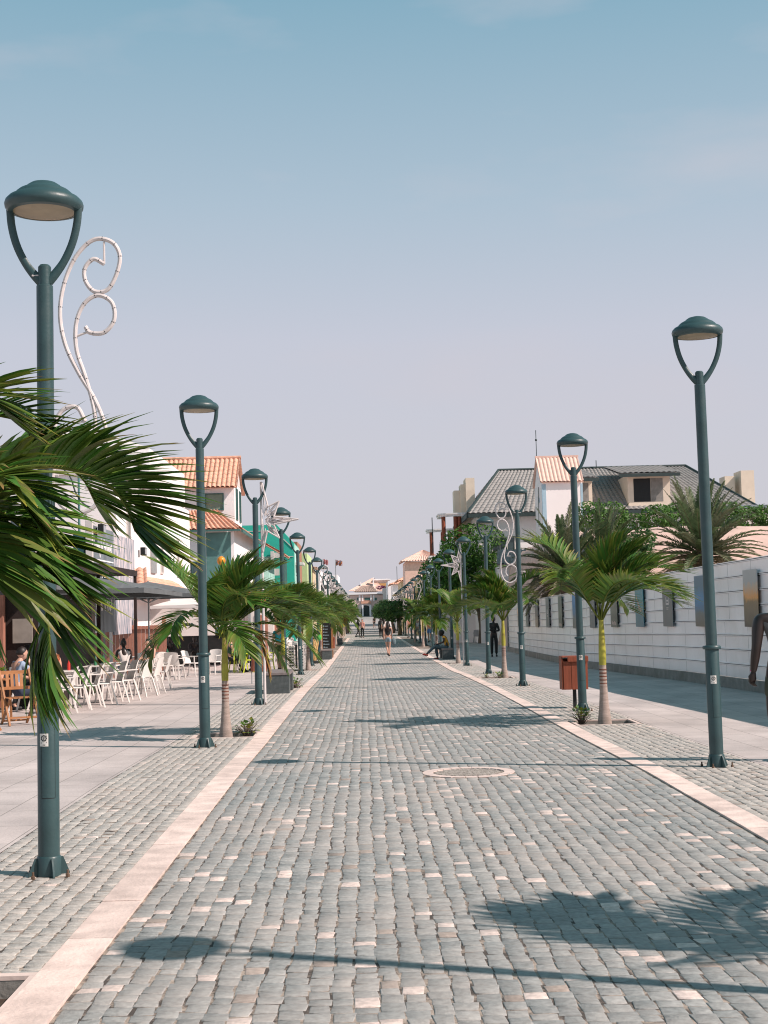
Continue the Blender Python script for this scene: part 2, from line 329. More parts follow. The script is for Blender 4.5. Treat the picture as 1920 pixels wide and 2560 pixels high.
# setts as real stones
MH = (1.02, 14.6)
def setts(name, x0, x1, y0, y1, w, l, white, colA, colB, pits=(), pc=0, wob=.012, seed=1, along='Y', hole=None, jw=.006, gap=.0030, zj=.0018, dz=0):
    rs = np.random.RandomState(seed); V = []; C = []; ncol = int(round((x1-x0)/w)); w = (x1-x0)/ncol
    wh = np.array((.66,.55,.50)); A = np.array(colA); B = np.array(colB)
    PH = rs.uniform(0, 6.28, (ncol+1, 3))
    for i in range(ncol):
        n = int((y1-y0)/l)+1; d = l*(1+rs.uniform(-.24,.24,n)); ys = y0+rs.uniform(0,l)+np.concatenate([[0],np.cumsum(d)])-l
        ys = ys[ys < y1]; ya = ys[:-1]+gap*rs.uniform(.12,.5,len(ys)-1); yb = ys[1:]-gap*rs.uniform(.12,.5,len(ys)-1); k = len(ya)
        xa = x0+i*w; ph = i*.7; ym = (ya+yb)/2
        f = lambda yy, q: wob*.7*np.sin(yy*1.7+PH[q,0])+wob*.7*np.sin(yy*6.1+PH[q,1])+wob*.5*np.sin(yy*17+PH[q,2])
        xL = xa+(f(ym, i) if i > 0 else 0)+rs.uniform(.1,1.1,k)*gap+rs.uniform(-jw,jw,k)*.5
        xR = xa+w+(f(ym, i+1) if i < ncol-1 else 0)-rs.uniform(.1,1.1,k)*gap-rs.uniform(0,jw,k)*.5
        keep = np.ones(k, bool)
        for p in pits: keep &= ~((ym > p-.44) & (ym < p+.44) & (xR > pc-.43) & (xL < pc+.43))
        if hole is not None: keep &= ((xL+w/2-hole[0])**2+(ym-hole[1])**2) > .50**2
        g = np.interp(ym, [a for a, b in GY], [b for a, b in GY])
        tz = g+rs.uniform(-zj, zj, (k))+dz; j = lambda s=.006: rs.uniform(-s, s, k)
        tl = [rs.uniform(-zj,zj,k)*.25 for _ in range(4)]
        e = .004
        P = np.zeros((k,12,3))
        cor = [(xL,ya),(xR,ya),(xR,yb),(xL,yb)]
        for q,(cx,cy) in enumerate(cor):
            jx, jy = j(.008), j(.008)
            sx = 1 if q in (0,3) else -1; sy = 1 if q in (0,1) else -1
            P[:,q,0] = cx+jx; P[:,q,1] = cy+jy; P[:,q,2] = tz-.03
            P[:,4+q,0] = cx+jx+sx*.001; P[:,4+q,1] = cy+jy+sy*.001; P[:,4+q,2] = tz-.0022+tl[q]
            P[:,8+q,0] = cx+jx+sx*e*rs.uniform(.6,1.7,k); P[:,8+q,1] = cy+jy+sy*e*rs.uniform(.6,1.7,k); P[:,8+q,2] = tz+tl[q]
        t = rs.rand(k,1); col = A*(1-t)+B*t; col = col*rs.uniform(.93,1.07,(k,1))
        wq = rs.rand(k) < white
        col[wq] = wh*rs.uniform(.85,1.08,(wq.sum(),1))
        br = (rs.rand(k) < .02) & ~wq; col[br] = np.array((.36,.30,.26))*rs.uniform(.8,1.1,(br.sum(),1))
        V.append(P[keep]); C.append(np.repeat(col[keep][:,None,:], 12, 1))
    V = np.concatenate(V); C = np.concatenate(C); k = len(V)
    F = [(8,9,10,11)]+[(a,(a+1)%4,4+(a+1)%4,4+a) for a in range(4)]+[(4+a,4+(a+1)%4,8+(a+1)%4,8+a) for a in range(4)]
    F = np.array(F)[None,:,:]+(np.arange(k)*12)[:,None,None]
    me = bpy.data.meshes.new(name); me.vertices.add(k*12); me.vertices.foreach_set('co', V.reshape(-1))
    nf = k*9; me.loops.add(nf*4); me.loops.foreach_set('vertex_index', F.reshape(-1).astype(np.int32))
    me.polygons.add(nf); me.polygons.foreach_set('loop_start', (np.arange(nf)*4).astype(np.int32))
    me.update(calc_edges=True)
    ca = me.color_attributes.new('col', 'FLOAT_COLOR', 'POINT'); cc = np.concatenate([C.reshape(-1,3), np.ones((k*12,1))], 1)
    ca.data.foreach_set('color', cc.reshape(-1)); me.materials.append(STONE_A)
    o = bpy.data.objects.new(name, me); COL.objects.link(o); o['kind'] = 'structure'; return o
GA, GB = (.24,.256,.252), (.335,.338,.325)
setts('cobbled_road', XL, XR, 3.5, 60, .104, .116, .052, GA, GB, hole=MH, wob=.0085, jw=.011, seed=2)
setts('cobbled_road_far', XL, XR, 60.02, 126, .139, .16, .065, GA, GB, wob=.008, jw=.012, seed=5)
SA, SB = (.34,.332,.31), (.46,.435,.40)
setts('side_setts_left', -2.66, XL-STW-.005, 3.5, 70, .100, .075, .01, SA, SB, PITS_L, -2.03, .006, 3, gap=.0035, zj=.0035)
setts('side_setts_right', XR+STW+.005, 4.00, 3.5, 80, .100, .075, .01, SA, SB, PITS_R, 3.50, .006, 4, gap=.0035, zj=.0035)
# tree pit borders
def pit(x, y, rnd=random.Random(5)):
    mb = MB(); z = gz(y)+.004
    mb.box(x-.47,x+.47,y-.47,y-.41,z-.02,z); mb.box(x-.47,x+.47,y+.41,y+.47,z-.02,z)
    mb.box(x-.47,x-.42,y-.408,y+.408,z-.02,z); mb.box(x+.42,x+.47,y-.408,y+.408,z-.02,z); w = MB()
    w.box(x-.46,x+.46,y-.46,y-.412,z-.14,z-.021); w.box(x-.46,x+.46,y+.412,y+.46,z-.14,z-.021); w.box(x-.46,x-.422,y-.411,y+.411,z-.14,z-.021); w.box(x+.422,x+.46,y-.411,y+.411,z-.14,z-.021); struct('tree_pit_wall', w, CONC)
    struct('tree_pit_border', mb, KERB)
for y in PITS_L: pit(-2.03, y)
for y in PITS_R: pit(3.50, y)
# cream cross bands in the paving
mb = MB()
for y in (30.4, 45.0): mb.box(3.0,3.99,y,y+.07,gz(y)-.05,gz(y)+.004)
struct('paving_cross_band', mb, KERB)
# manhole
mh = thing('manhole_cover', 'round cobble-filled manhole cover with cream stone rim set in the cobbled road', 'manhole cover', (MH[0], MH[1], .048))
mb = MB(); nseg = 22
for i in range(nseg):
    a0 = 2*PI*i/nseg+.012; a1 = 2*PI*(i+1)/nseg-.012; vv = []
    for z in (-.03, .006):
        for r_, a in ((.365,a0),(.47,a0),(.47,(a0+a1)/2),(.47,a1),(.365,a1),(.365,(a0+a1)/2)): vv.append((r_*math.cos(a), r_*math.sin(a), z))
    mb.add(vv, [(6,7,8,9,10,11),(0,1,7,6),(1,2,8,7),(2,3,9,8),(3,4,10,9),(4,5,11,10),(5,0,6,11)])
mb.build('rim', KERB, mh)
mb = MB(); mb.lathe([(.36,-.03),(.36,-.006)], 32); mb.build('filling', SAND, mh)
mb = MB(); rnd = random.Random(8)
for i in range(-8,9):
    for j in range(-8,9):
        x = i*.047+rnd.uniform(-.006,.006)+(j%2)*.02; y = j*.047+rnd.uniform(-.006,.006)
        if x*x+y*y < .33**2: mb.bbox(x-.018,x+.018,y-.018,y+.018,-.02,.004+rnd.uniform(0,.004),.005)
mb.build('small_setts', mat('small_sett', (.33,.30,.27), .85, .3, 14), mh, smooth=False)
# ------------------------------------------------------------------ street lamps
def make_lamp():
    r = thing('street_lamp', 'x', 'street lamp')
    mb = MB(); mb.lathe([(.070,.10),(.070,1.19),(.066,1.20)], 24); mb.lathe([(.0575,1.22),(.055,3.90),(.050,3.905)], 24)
    mb.lathe([(.043,3.905),(.043,4.03),(.030,4.045)], 20); p = mb.build('pole', LAMP, r, smooth=True)
    mb = MB(); mb.tube([(.018*0+.052,-.0605,.55),(.052,-.0605,.97)], .0016, 5); mb.tube([(-.052,-.0605,.55),(-.052,-.0605,.97)], .0016, 5)
    mb = MB()
    for k in range(-6, 6):
        a = -PI/2+k*.11+.25; b = a+.11; rr = .0706
        mb.add([(rr*math.cos(a),rr*math.sin(a),.502),(rr*math.cos(b),rr*math.sin(b),.502),(rr*math.cos(b),rr*math.sin(b),.506),(rr*math.cos(a),rr*math.sin(a),.506)], [(0,1,2,3)])
    for a in (-PI/2-.41, -PI/2+.91):
        b = a+.03; mb.add([(rr*math.cos(a),rr*math.sin(a),.505),(rr*math.cos(b),rr*math.sin(b),.505),(rr*math.cos(b),rr*math.sin(b),1.0),(rr*math.cos(a),rr*math.sin(a),1.0)], [(0,1,2,3)])
    mb.build('hatch_line', BLACK, p)
    mb = MB(); mb.lathe([(.058,1.185),(.088,1.188),(.093,1.198),(.093,1.212),(.086,1.222),(.058,1.226)], 24); mb.build('collar', LAMP, r, smooth=True)
    mb = MB(); mb.lathe([(.079,0),(.079,.115),(.074,.125),(.071,.128)], 24)
    for k in range(4):
        a = k*PI/2+.5; c, s = math.cos(a), math.sin(a)
        n = Vector((-s, c, 0))*.006; pr = [(.075,.0),(.135,.0),(.135,.012),(.092,.115),(.075,.115)]
        v = [Vector((c*q, s*q, z))-n for q, z in pr]+[Vector((c*q, s*q, z))+n for q, z in pr]
        mb.add(v, [(4,3,2,1,0),(5,6,7,8,9)]+[(i,(i+1)%5,5+(i+1)%5,5+i) for i in range(5)])
    b_ = mb.build('base', LAMP, r, smooth=True)
    for k in range(4):
        a = k*PI/2+.5+.62; mb = MB(); mb.lathe([(.014,0),(.014,.02),(.008,.022),(.008,.045),(0.002,.047)], 6, (.155*math.cos(a), .155*math.sin(a), 0))
        mb.build('bolt', mat('rusty_bolt', (.12,.075,.05), .8, .3, 20), b_)
    mb = MB()
    for s in (-1, 1):
        pts = spline([(.024*s,0,3.93),(.075*s,0,3.985),(.135*s,0,4.07),(.19*s,0,4.19),(.222*s,0,4.32),(.232*s,0,4.44)], 16)
        mb = MB(); mb.tube(pts, [.024,.023,.022,.021,.020,.019,.018,.018,.018,.018,.018,.018,.018,.018,.018,.018,.018], 10, flat=1.5)
        mb.build('arm', LAMP, r, smooth=True)
    mb = MB(); mb.lathe([(.205,4.405),(.238,4.41),(.258,4.432),(.262,4.455),(.255,4.478),(.232,4.502),(.195,4.52),(.188,4.532),(.165,4.552),(.120,4.575),(.112,4.584),(.085,4.602),(.04,4.614),(.004,4.617)], 40, caps=False)
    mb.build('lamp_head', LAMP, r, smooth=True)
    mb = MB(); mb.lathe([(.206,4.407),(.12,4.397),(.03,4.392),(.001,4.392)], 32, caps=False); mb.build('lens', LENS, r, smooth=True)
    # sticker, wrapped on the pole
    mb = MB(); n = 8
    for k in range(n):
        a = -PI/2-.14-.42+k*.84/n; b = a+.84/n; rr = .0713
        mb.add([(rr*math.cos(a),rr*math.sin(a),.84),(rr*math.cos(b),rr*math.sin(b),.84),(rr*math.cos(b),rr*math.sin(b),.923),(rr*math.cos(a),rr*math.sin(a),.923)], [(0,1,2,3)])
    st = mb.build('sticker', mat('paper', (.72,.70,.66), .7, .06, 9), r)
    mb = MB()
    def wrap(x, z): a = -PI/2-.14+x/.0715; return (.0722*math.cos(a), .0722*math.sin(a), z)
    for k in range(20):
        a0, a1 = 2*PI*k/20, 2*PI*(k+1)/20; r0, r1 = .0135, .019+.003*(k%2)
        mb.add([wrap(r0*math.cos(a0), .893+r0*math.sin(a0)), wrap(r1*math.cos(a0), .893+r1*math.sin(a0)), wrap(r1*math.cos(a1), .893+r1*math.sin(a1)), wrap(r0*math.cos(a1), .893+r0*math.sin(a1))], [(0,1,2,3)])
    def wq(x0, x1, z0, z1, sk=0): mb.add([wrap(x0,z0),wrap(x1,z0+sk),wrap(x1,z1+sk),wrap(x0,z1)], [(0,1,2,3)])
    wq(-.0060,-.0030,.884,.902); wq(-.003,.0035,.884,.887); wq(-.003,.0035,.8915,.8945); wq(-.003,.0035,.899,.902); wq(.0035,.0065,.8865,.8920); wq(.0035,.006,.894,.9)
    wq(-.021,.019,.858,.867,.004)
    for x in (-.006,.004): wq(x,x+.002,.846,.853); wq(x+.002,x+.006,.851,.853); wq(x+.002,x+.006,.846,.848)
    mb.build('print', BLACK, st)
    return r
LY = [9.45+9.2*i for i in range(20)]; RY = [5.43]+[14.49+9.08*i for i in range(20)]
lamp0 = make_lamp(); rnd = random.Random(12); lamps = {}
for side, ys, x in (('left', LY, -2.10), ('right', RY, 3.54)):
    for i, y in enumerate(ys):
        vis = i if side == 'left' else i-1
        if side == 'right' and i == 0: lab = 'near street lamp just outside the frame on the right, its shadow on the cobbles'
        else:
                lab = '%s grey-green street lamp from the camera in the row %s of the road' % (ORD[vis], side)
        o = lamp0 if (side == 'left' and i == 0) else copy_tree(lamp0, skip=('hatch_line','bolt') if i > 5 else ())
        o.location = (x+rnd.uniform(-.01,.01)+(.0022*(y-14) if x > 0 else 0), y, gz(y)); o['label'] = lab; o['group'] = 'street lamps in two rows along the road'
        o.rotation_euler = (R(rnd.uniform(-.3,.3)), R(rnd.uniform(-.3,.3)+(-.2 if side == 'right' and vis == 0 else 0)), rnd.uniform(-.06,.06))
        o['category'] = 'street lamp'; lamps[(side, vis)] = o

# ------------------------------------------------------------------ festive ornaments on the lamps
C1 = [(663,712),(690,700),(712,722),(710,752),(688,776),(655,772),(632,735),(624,692),(645,660),(690,655),(735,695),(765,760),(775,830),(762,900),(730,965),(692,1025),(667,1085),(657,1150),(662,1220),(690,1270),(735,1288),(780,1265),(797,1215),(785,1168),(745,1148),(708,1168),(698,1210),(715,1235)]
C2 = [(712,858),(700,872),(665,872),(640,843),(645,803),(680,785),(715,805),(735,850),(735,910),(715,970),(697,1030),(690,1080),(700,1120),(735,1145),(775,1127),(790,1085),(770,1050),(735,1045),(715,1078)]
def make_scroll():
    r = thing('scroll_ornament', 'x', 'light ornament')
    q = lambda p: (-(p[0]-803)/344-.0, 0, 4.22-(p[1]-650)/344)
    for C in (C1, C2):
        pts = spline([q(p) for p in C], len(C)*6); mb = MB(); mb.tube(pts, .0155, 8); nf_ = len(mb.f)
        for i in range(3, len(pts)-1, 5): mb.tube([pts[i]-(pts[i+1]-pts[i]).normalized()*.003, pts[i]+(pts[i+1]-pts[i]).normalized()*.003], .0165, 6)
        mb.build('light_tube', [ROPE, TIE], r, smooth=True, split=nf_)
    mb = MB()
    for a, b in (((663,712),(663,660)),((680,778),(680,786)),((735,880),(700,868)),((737,1148),(740,1152)),((715,1235),(662,1236)),((715,1078),(745,1078))): mb.tube([q(a), q(b)], .008, 6)
    for z in (2.62, 3.97): mb.tube([(-.12,0,z),(.06,0,z)], .007, 6)
    for z in (2.62,): mb.lathe([(.064,z-.008),(.064,z+.008)], 16, (-.125,0,0), caps=False)
    mb.build('bracket', ROPE, r); return r
def make_star():
    r = thing('star_ornament', 'x', 'light ornament')
    mb = MB(); mb.tube([(0,0,0),(0,0,4.35)], [.028,.022], 10); mb.build('post', ROPE, r, smooth=True)
    P = [(0,.74),(.11,.26),(.33,.36),(.22,.06),(.70,0),(.22,-.09),(.32,-.36),(.09,-.22),(0,-.62)]; Zc = 3.6
    mb = MB(); 
    for d in (-.05, .05):
        pp = [Vector((x+.02, d, Zc+z)) for x, z in P]
        for a, b in zip(pp, pp[1:]): mb.tube([a, b], .014, 6)
    for x, z in P: mb.tube([(x+.02,-.05,Zc+z),(x+.02,.05,Zc+z)], .012, 6)
    mb.build('star_frame', ROPE, r)
    mb = MB(); rr = random.Random(4)
    for k in range(80):
        t = rr.random(); i = rr.randrange(8); a = Vector((P[i][0],0,P[i][1])); b = Vector((P[i+1][0],0,P[i+1][1])); p = a.lerp(b, t)
        q = p*rr.uniform(.1,.6)+Vector((.02,rr.uniform(-.04,.04),rr.uniform(-.05,.05))); mb.tube([(p.x+.02,0,p.z+Zc),(q.x+.02,q.y,q.z+Zc)], .007, 4)
    mb.build('light_strings', ROPE, r); return r
scroll0 = make_scroll(); star0 = make_star(); used = [0, 0]
for side, i, kind in (('left',0,'s'),('left',2,'t'),('left',6,'s'),('left',8,'t'),('left',10,'s'),('left',11,'t'),('left',12,'s'),('left',14,'t'),('left',15,'s'),('right',2,'s'),('right',4,'t'),('right',8,'s'),('right',10,'t'),('right',12,'s'),('right',13,'t'),('right',14,'s'),('right',16,'t')):
    L = lamps[(side, i)]; k = 0 if kind == 's' else 1; src = (scroll0, star0)[k]
    o = src if used[k] == 0 else copy_tree(src, skip=('clips',) if i > 3 else ()); used[k] = 1; sg = 1 if side == 'left' else -1
    what = 'white curled rope-light scroll ornament strapped to' if k == 0 else 'white wire star ornament on its own post beside'
    o['label'] = '%s the %s street lamp on the %s' % (what, ORD[i], side); o['group'] = 'festive light ornaments on the lamps'; o['category'] = 'light ornament'
    if k == 0: o.location = (L.location.x+sg*.035, L.location.y-.02, L.location.z+(0 if i else 0)); o.scale = (sg*.92, 1, 1)
    else: o.location = (L.location.x+sg*.12, L.location.y+.03, L.location.z); o.scale = (sg, 1, 1)
# cable hanging from first ornament
mb = MB(); cx = lamps[('left',0)].location
pts = spline([cx+Vector(q) for q in ((.055,-.03,2.72),(.16,-.02,2.62),(.2,0,2.50),(.26,0,2.42),(.33,0,2.41),(.37,0,2.50))], 24)
mb.tube(pts, .006, 6); mb.tube(spline([cx+Vector(q) for q in ((.03,-.066,2.70),(.055,-.062,2.3),(-.02,-.07,2.0),(.03,-.07,1.75),(-.03,-.066,1.5),(.0,-.08,1.3))], 30), .005, 6)
tag(mb.build('power_cable', DARK), 'dark power cable looping down the first street lamp on the left', 'cable')

# ------------------------------------------------------------------ palms
def frond(name, pts, n, ll, lw, seed, wind=(.35,0,0), droop=.55, vee=.35, t0=.2, yel=.25, parent=None, rach=.012, spread=1.0, base=(.058,.165,.026)):
    rr = random.Random(seed); P = spline(pts, 40); mb = MB(); wind = Vector(wind)
    L = [0.0]
    for a, b in zip(P, P[1:]): L.append(L[-1]+(b-a).length)
    mb.tube(P[::2], [rach*(1-.85*i/20)+.001 for i in range(21)], 6, col=(.16,.20,.03))
    for i in range(n):
        t = t0+(1-t0)*(i/(n-1)); u = t*40; k = min(int(u), 39); p = P[k].lerp(P[k+1], u-k); T = (P[min(k+1,40)]-P[max(k-1,0)]).normalized()
        S = T.cross(Vector((0,0,1)))
        S = S.normalized() if S.length > .15 else Vector((0,1,0)); U = S.cross(T)
        env = math.sin(PI*min(1, .16+.84*(1-t)/(1-t0)*.62+.12)) if t > .5 else .55+.45*min(1, (t-t0)/.22)
        env = max(.42, env)
        for s in (-1, 1):
            if rr.random() < .03: continue
            fa = .45+.95*((t-t0)/(1-t0))**1.4+rr.uniform(-.12,.12)
            d = (T*fa+S*s*spread*(1+rr.uniform(-.1,.1))+U*(vee+rr.uniform(-.12,.15))).normalized()
            l = ll*env*rr.uniform(.82,1.1); w = lw*rr.uniform(.8,1.15); q = p.copy(); rows = 6; v = []; cols = []
            g = rr.uniform(.85,1.25); tip = rr.random(); hue = rr.random()
            c0 = (base[0]*g*(1+.9*hue*hue), base[1]*g, base[2]*g)
            yl = (.34,.30,.04) if rr.random() < .6 else (.36,.20,.09)
            nn = (U*.9+Vector((0,-.2,.5))).normalized(); dr = droop*rr.uniform(.6,1.3); wd = rr.uniform(.5,1.3)
            for j in range(rows):
                f = j/(rows-1); ww = w*(.35+1.0*f/.3 if f < .3 else 1.35*(1-((f-.3)/.7)**1.6))*.5
                ww = max(ww, .0012)
                side = d.cross(nn)
                side = side.normalized() if side.length > .05 else S
                up = side.cross(d).normalized()
                v += [q-side*ww+up*ww*.35, q, q+side*ww+up*ww*.35]
                m_ = 0.0
                if tip < yel and f > .72: m_ = (f-.72)/.28
                elif tip < yel+.08: m_ = .45*f
                c = tuple(c0[z]*(1-m_)+yl[z]*m_ for z in range(3)); cols += [c]*3
                if j < rows-1:
                    q = q+d*(l/(rows-1)); d = (d+Vector((0,0,-1))*dr*(.10+.28*f)+wind*wd*(.12+.25*f)).normalized()
            fs = []
            for j in range(rows-1):
                a = j*3; fs += [(a,a+1,a+4,a+3),(a+1,a+2,a+5,a+4)]
            mb.add(v, fs, cols)
    return mb.build(name, LEAF, parent, smooth='all', attr=True)
def arch(L, up, az, drp):      # rachis of length L leaving the shaft at elevation `up`, bending over
    d = Vector((math.cos(az)*math.cos(up), math.sin(az)*math.cos(up), math.sin(up))); p = Vector((0,0,0)); pts = [p.copy()]; h = Vector((math.cos(az), math.sin(az), 0))
    for i in range(8):
        p = p+d*(L/8); pts.append(p.copy()); d = (d+Vector((.10,0,-drp*(.5+i*.16)))).normalized()
    return pts
VAR = []
def trunk_parts(r, h0=.80, h1=1.45, s=1.0):
    mb = MB(); prof = [(.104,-.12),(.100,.0),(.088,.08),(.073,.2),(.061,.35),(.054,.5),(.051,.65),(.048,h0)]
    mb.lathe([(a*s, b) for a, b in prof], 18); t = mb.build('trunk', TRUNK, r, smooth=True)
    mb = MB()
    for k in range(7):
        z = .44+k*.048; mb.lathe([(.0525*s+.0012-.0006*k*.5,z),(.0545*s,z+.008),(.0525*s-.0003*k,z+.018)], 18, caps=False)
    mb.build('rings', RING, t, smooth=True)
    mb = MB(); mb.lathe([(.050*s,h0),(.053*s,h0+.08),(.052*s,h0+.2),(.044*s,h0+.4),(.036*s,h1-.1),(.034*s,h1),(.024*s,h1+.03)], 18); mb.build('crownshaft', SHAFT, r, smooth=True)
def make_palm(seed, nf=17, s=1.0, lean=0):
    rr = random.Random(seed); r = thing('palm_tree', 'x', 'palm tree'); trunk_parts(r)
    for k in range(nf):
        az = k*2.399+rr.uniform(-.25,.25); up = R(rr.uniform(70,88) if k < nf*.45 else rr.uniform(40,66)); L = rr.uniform(1.15,1.4) if k < nf*.45 else rr.uniform(1.3,1.65)
        pts = [p+Vector((math.cos(az)*.02, math.sin(az)*.02, 1.43)) for p in arch(L, up, az, (rr.uniform(.10,.19) if k < nf*.45 else rr.uniform(.18,.28)))]
        frond('frond', pts, 42, .43, .036, seed*100+k, wind=(.30,0,.0), droop=.24, vee=.38, yel=.42, t0=.22, parent=r)
    for k, (az, up) in enumerate(((3.3,.75),(2.6,.5),(-.5,.55),(.4,.35),(4.2,.6)) if seed == 1 else ()):
        pts = [p+Vector((0,0,1.43)) for p in arch(1.35+.1*(k%3), up, az+seed*.3, .30)]
        frond('frond', pts, 42, .44, .036, seed*100+50+k, wind=(.25,0,-.1), droop=.5, vee=.1, yel=.5, t0=.25, parent=r)
    mb = MB(); mb.tube(spline([(0,0,1.44),(.03,.01,1.75),(.0,0,2.1),(.02,0,2.62)], 8), [.014,.012,.01,.008,.007,.006,.005,.004,.002], 6, col=(.30,.33,.05)); mb.build('spear_leaf', LEAF, r, attr=True)
    return r
palms = [make_palm(1), make_palm(2, 17), make_palm(3, 16)]
place = [('left',1),('left',2),('left',3),('left',4),('left',5),('right',1),('right',2),('right',3),('right',4),('right',0)]
use = [0,0,0]; rnd = random.Random(2)
for q, (side, i) in enumerate(place):
    y = (PITS_L if side == 'left' else PITS_R)[i]; k = {('left',1):0,('right',1):1,('right',0):2}.get((side,i), (q+1)%3)
    o = palms[k] if not use[k] else copy_tree(palms[k]); use[k] = 1
    sc = {('right',1):1.05,('left',1):.97,('right',2):1.06,('right',0):1.12}.get((side,i), rnd.uniform(.98,1.12))
    if side == 'right' and i == 0: lab = 'nearest palm on the right, just outside the frame, casting the frond shadow'
    else: lab = '%s small palm tree from the camera in the row %s of the road' % (ORD[i if side == 'left' else i-1], side)
    o.location = (-2.03 if side == 'left' else 3.72 if i == 2 else 3.68 if i == 0 else 3.51, y, gz(y)); o.rotation_euler = (0,0,rnd.uniform(0,6)*0+[.2,0,2.1,4.2,1.2,0,3.3,.9,5,1.7][q]); o.scale = (sc,)*3
    o['label'] = lab; o['group'] = 'small palm trees along the road'; o['category'] = 'palm tree'
for ch in list(o.children):
    if ch.name.startswith('frond') and int(ch.name.split('.')[-1] if '.' in ch.name else 0) % 5 in (1,3,4): bpy.data.objects.remove(ch)
pd_ = palms[0]
d_ = frond('dead_frond', [(.02,0,1.40),(.22,-.02,1.56),(.42,-.03,1.50),(.55,-.04,1.28),(.62,-.05,1.02)], 40, .40, .034, 77, wind=(.15,0,-.4), droop=.6, vee=.1, yel=.9, parent=pd_, base=(.20,.15,.045)); d_['label'] = 'brown dying frond hanging down'
# far palms on the left
for j, y in enumerate((72.5, 88, 95, 103, 111, 119, 128, 138)):
    o = copy_tree(palms[j%3]); o.location = (-1.95, y, gz(y)); o.rotation_euler = (0,0,j*1.3); o.scale = (1.18,)*3
    o['label'] = '%s palm from the camera among the far bunched palms of the left row' % ORD[j]; o['group'] = 'small palm trees along the road'
for j, y in enumerate((86, 100)):
    o = copy_tree(palms[j%3]); o.location = (3.5, y, gz(y)); o.rotation_euler = (0,0,j*2.3); o.scale = (1.1,)*3
    o['label'] = '%s palm from the camera among the far bunched palms of the right row' % ORD[j]; o['group'] = 'small palm trees along the road'
# the near palm on the left: its fronds reach into the frame
np_ = thing('palm_tree', 'large near palm at the left edge whose long fronds hang across the first street lamp', 'palm tree', (-2.06, 6.4, .03), 0, 'small palm trees along the road')
trunk_parts(np_, .9, 1.6, 1.2)
base = Vector((-2.06, 6.4, .03))
def F(pl, seed, **k):
    pts = [Vector((.0,.0,1.62))]+[PX(a, b, y)-base for a, b, y in pl]; frond('frond', pts, int(k.pop('n', 52)*1.1), k.pop('ll', .52)*1.05, k.pop('lw', .043), seed, parent=np_, rach=.014, **k)
F([(-70,1215,6.5),(75,1168,6.55),(190,1176,6.6),(268,1210,6.65),(312,1262,6.7),(338,1330,6.7)], 11, wind=(.70,0,.10), droop=.42, vee=.75, t0=.25, ll=.50, n=56)
F([(-120,1330,6.3),(0,1345,6.25),(72,1420,6.2),(110,1500,6.2),(122,1580,6.2),(126,1640,6.2)], 12, wind=(.9,0,-.2), droop=.68, vee=.3, t0=.25, ll=.48, n=54)
F([(-160,1180,6.2),(-120,1060,6.2),(-85,1000,6.15),(-40,985,6.1),(-5,1020,6.1)], 13, wind=(.75,0,.05), droop=.3, vee=.3, ll=.36, n=38, yel=.5)
F([(-150,1200,6.5),(-110,1090,6.6),(-40,1040,6.7),(40,1050,6.8),(80,1090,6.85)], 14, wind=(.6,0,0), droop=.4, ll=.32, n=34)
F([(-150,1300,6.1),(-90,1220,5.9),(-30,1190,5.85),(30,1215,5.8),(60,1270,5.8)], 15, wind=(.5,0,0), droop=.6, ll=.36, n=42, yel=.55)
F([(-160,1340,6.0),(-130,1310,5.9),(-70,1340,5.8),(-30,1420,5.7),(-15,1520,5.7)], 16, wind=(.5,0,-.2), droop=.8, ll=.38, n=44, yel=.4)
F([(-100,1240,6.8),(20,1170,6.9),(120,1150,7.0),(200,1190,7.05),(240,1260,7.1)], 21, wind=(.7,0,.1), droop=.4, vee=.6, t0=.25, ll=.45, n=44)
F([(-140,1260,6.4),(-60,1250,6.3),(20,1290,6.25),(80,1350,6.2),(110,1420,6.2)], 23, wind=(.8,0,0), droop=.5, vee=.5, ll=.45, n=48)
F([(-260,1180,6.7),(-300,1050,6.9),(-330,980,7.0),(-400,960,7.1)], 17)
F([(-280,1250,6.1),(-380,1190,6.0),(-450,1210,5.9),(-500,1300,5.8)], 18)

# ------------------------------------------------------------------ date palms, trees, hedge behind the fence
def date_frond(name, pts, n, ll, seed, parent, col=(.10,.15,.065)):
    rr = random.Random(seed); P = spline(pts, 30); mb = MB(); mb.tube(P[::3], [.03-.0025*i for i in range(11)], 5, col=(.22,.20,.11))
    for i in range(n):
        t = .16+.84*i/(n-1); u = t*30; k = min(int(u), 29); p = P[k].lerp(P[k+1], u-k); T = (P[k+1]-P[k]).normalized()
        S = T.cross(Vector((0,0,1))); S = S.normalized() if S.length > .1 else Vector((0,1,0)); U = S.cross(T); env = math.sin(PI*(.25+.68*t))
        for s in (-1,1):
            d = (T*(.75+.5*t)+S*s+U*rr.uniform(.1,.6)).normalized(); l = ll*env*rr.uniform(.8,1.1); sd = d.cross(U).normalized()*.024; g = rr.uniform(.7,1.35)
            c = (col[0]*g, col[1]*g, col[2]*g); q = p+d*l*.5; e = p+d*l+Vector((0,0,-.04)); mb.add([p-sd*.6, p+sd*.6, q+sd, e, q-sd], [(0,1,2,3,4)], [c]*5)
    return mb.build(name, LEAF, parent, attr=True)
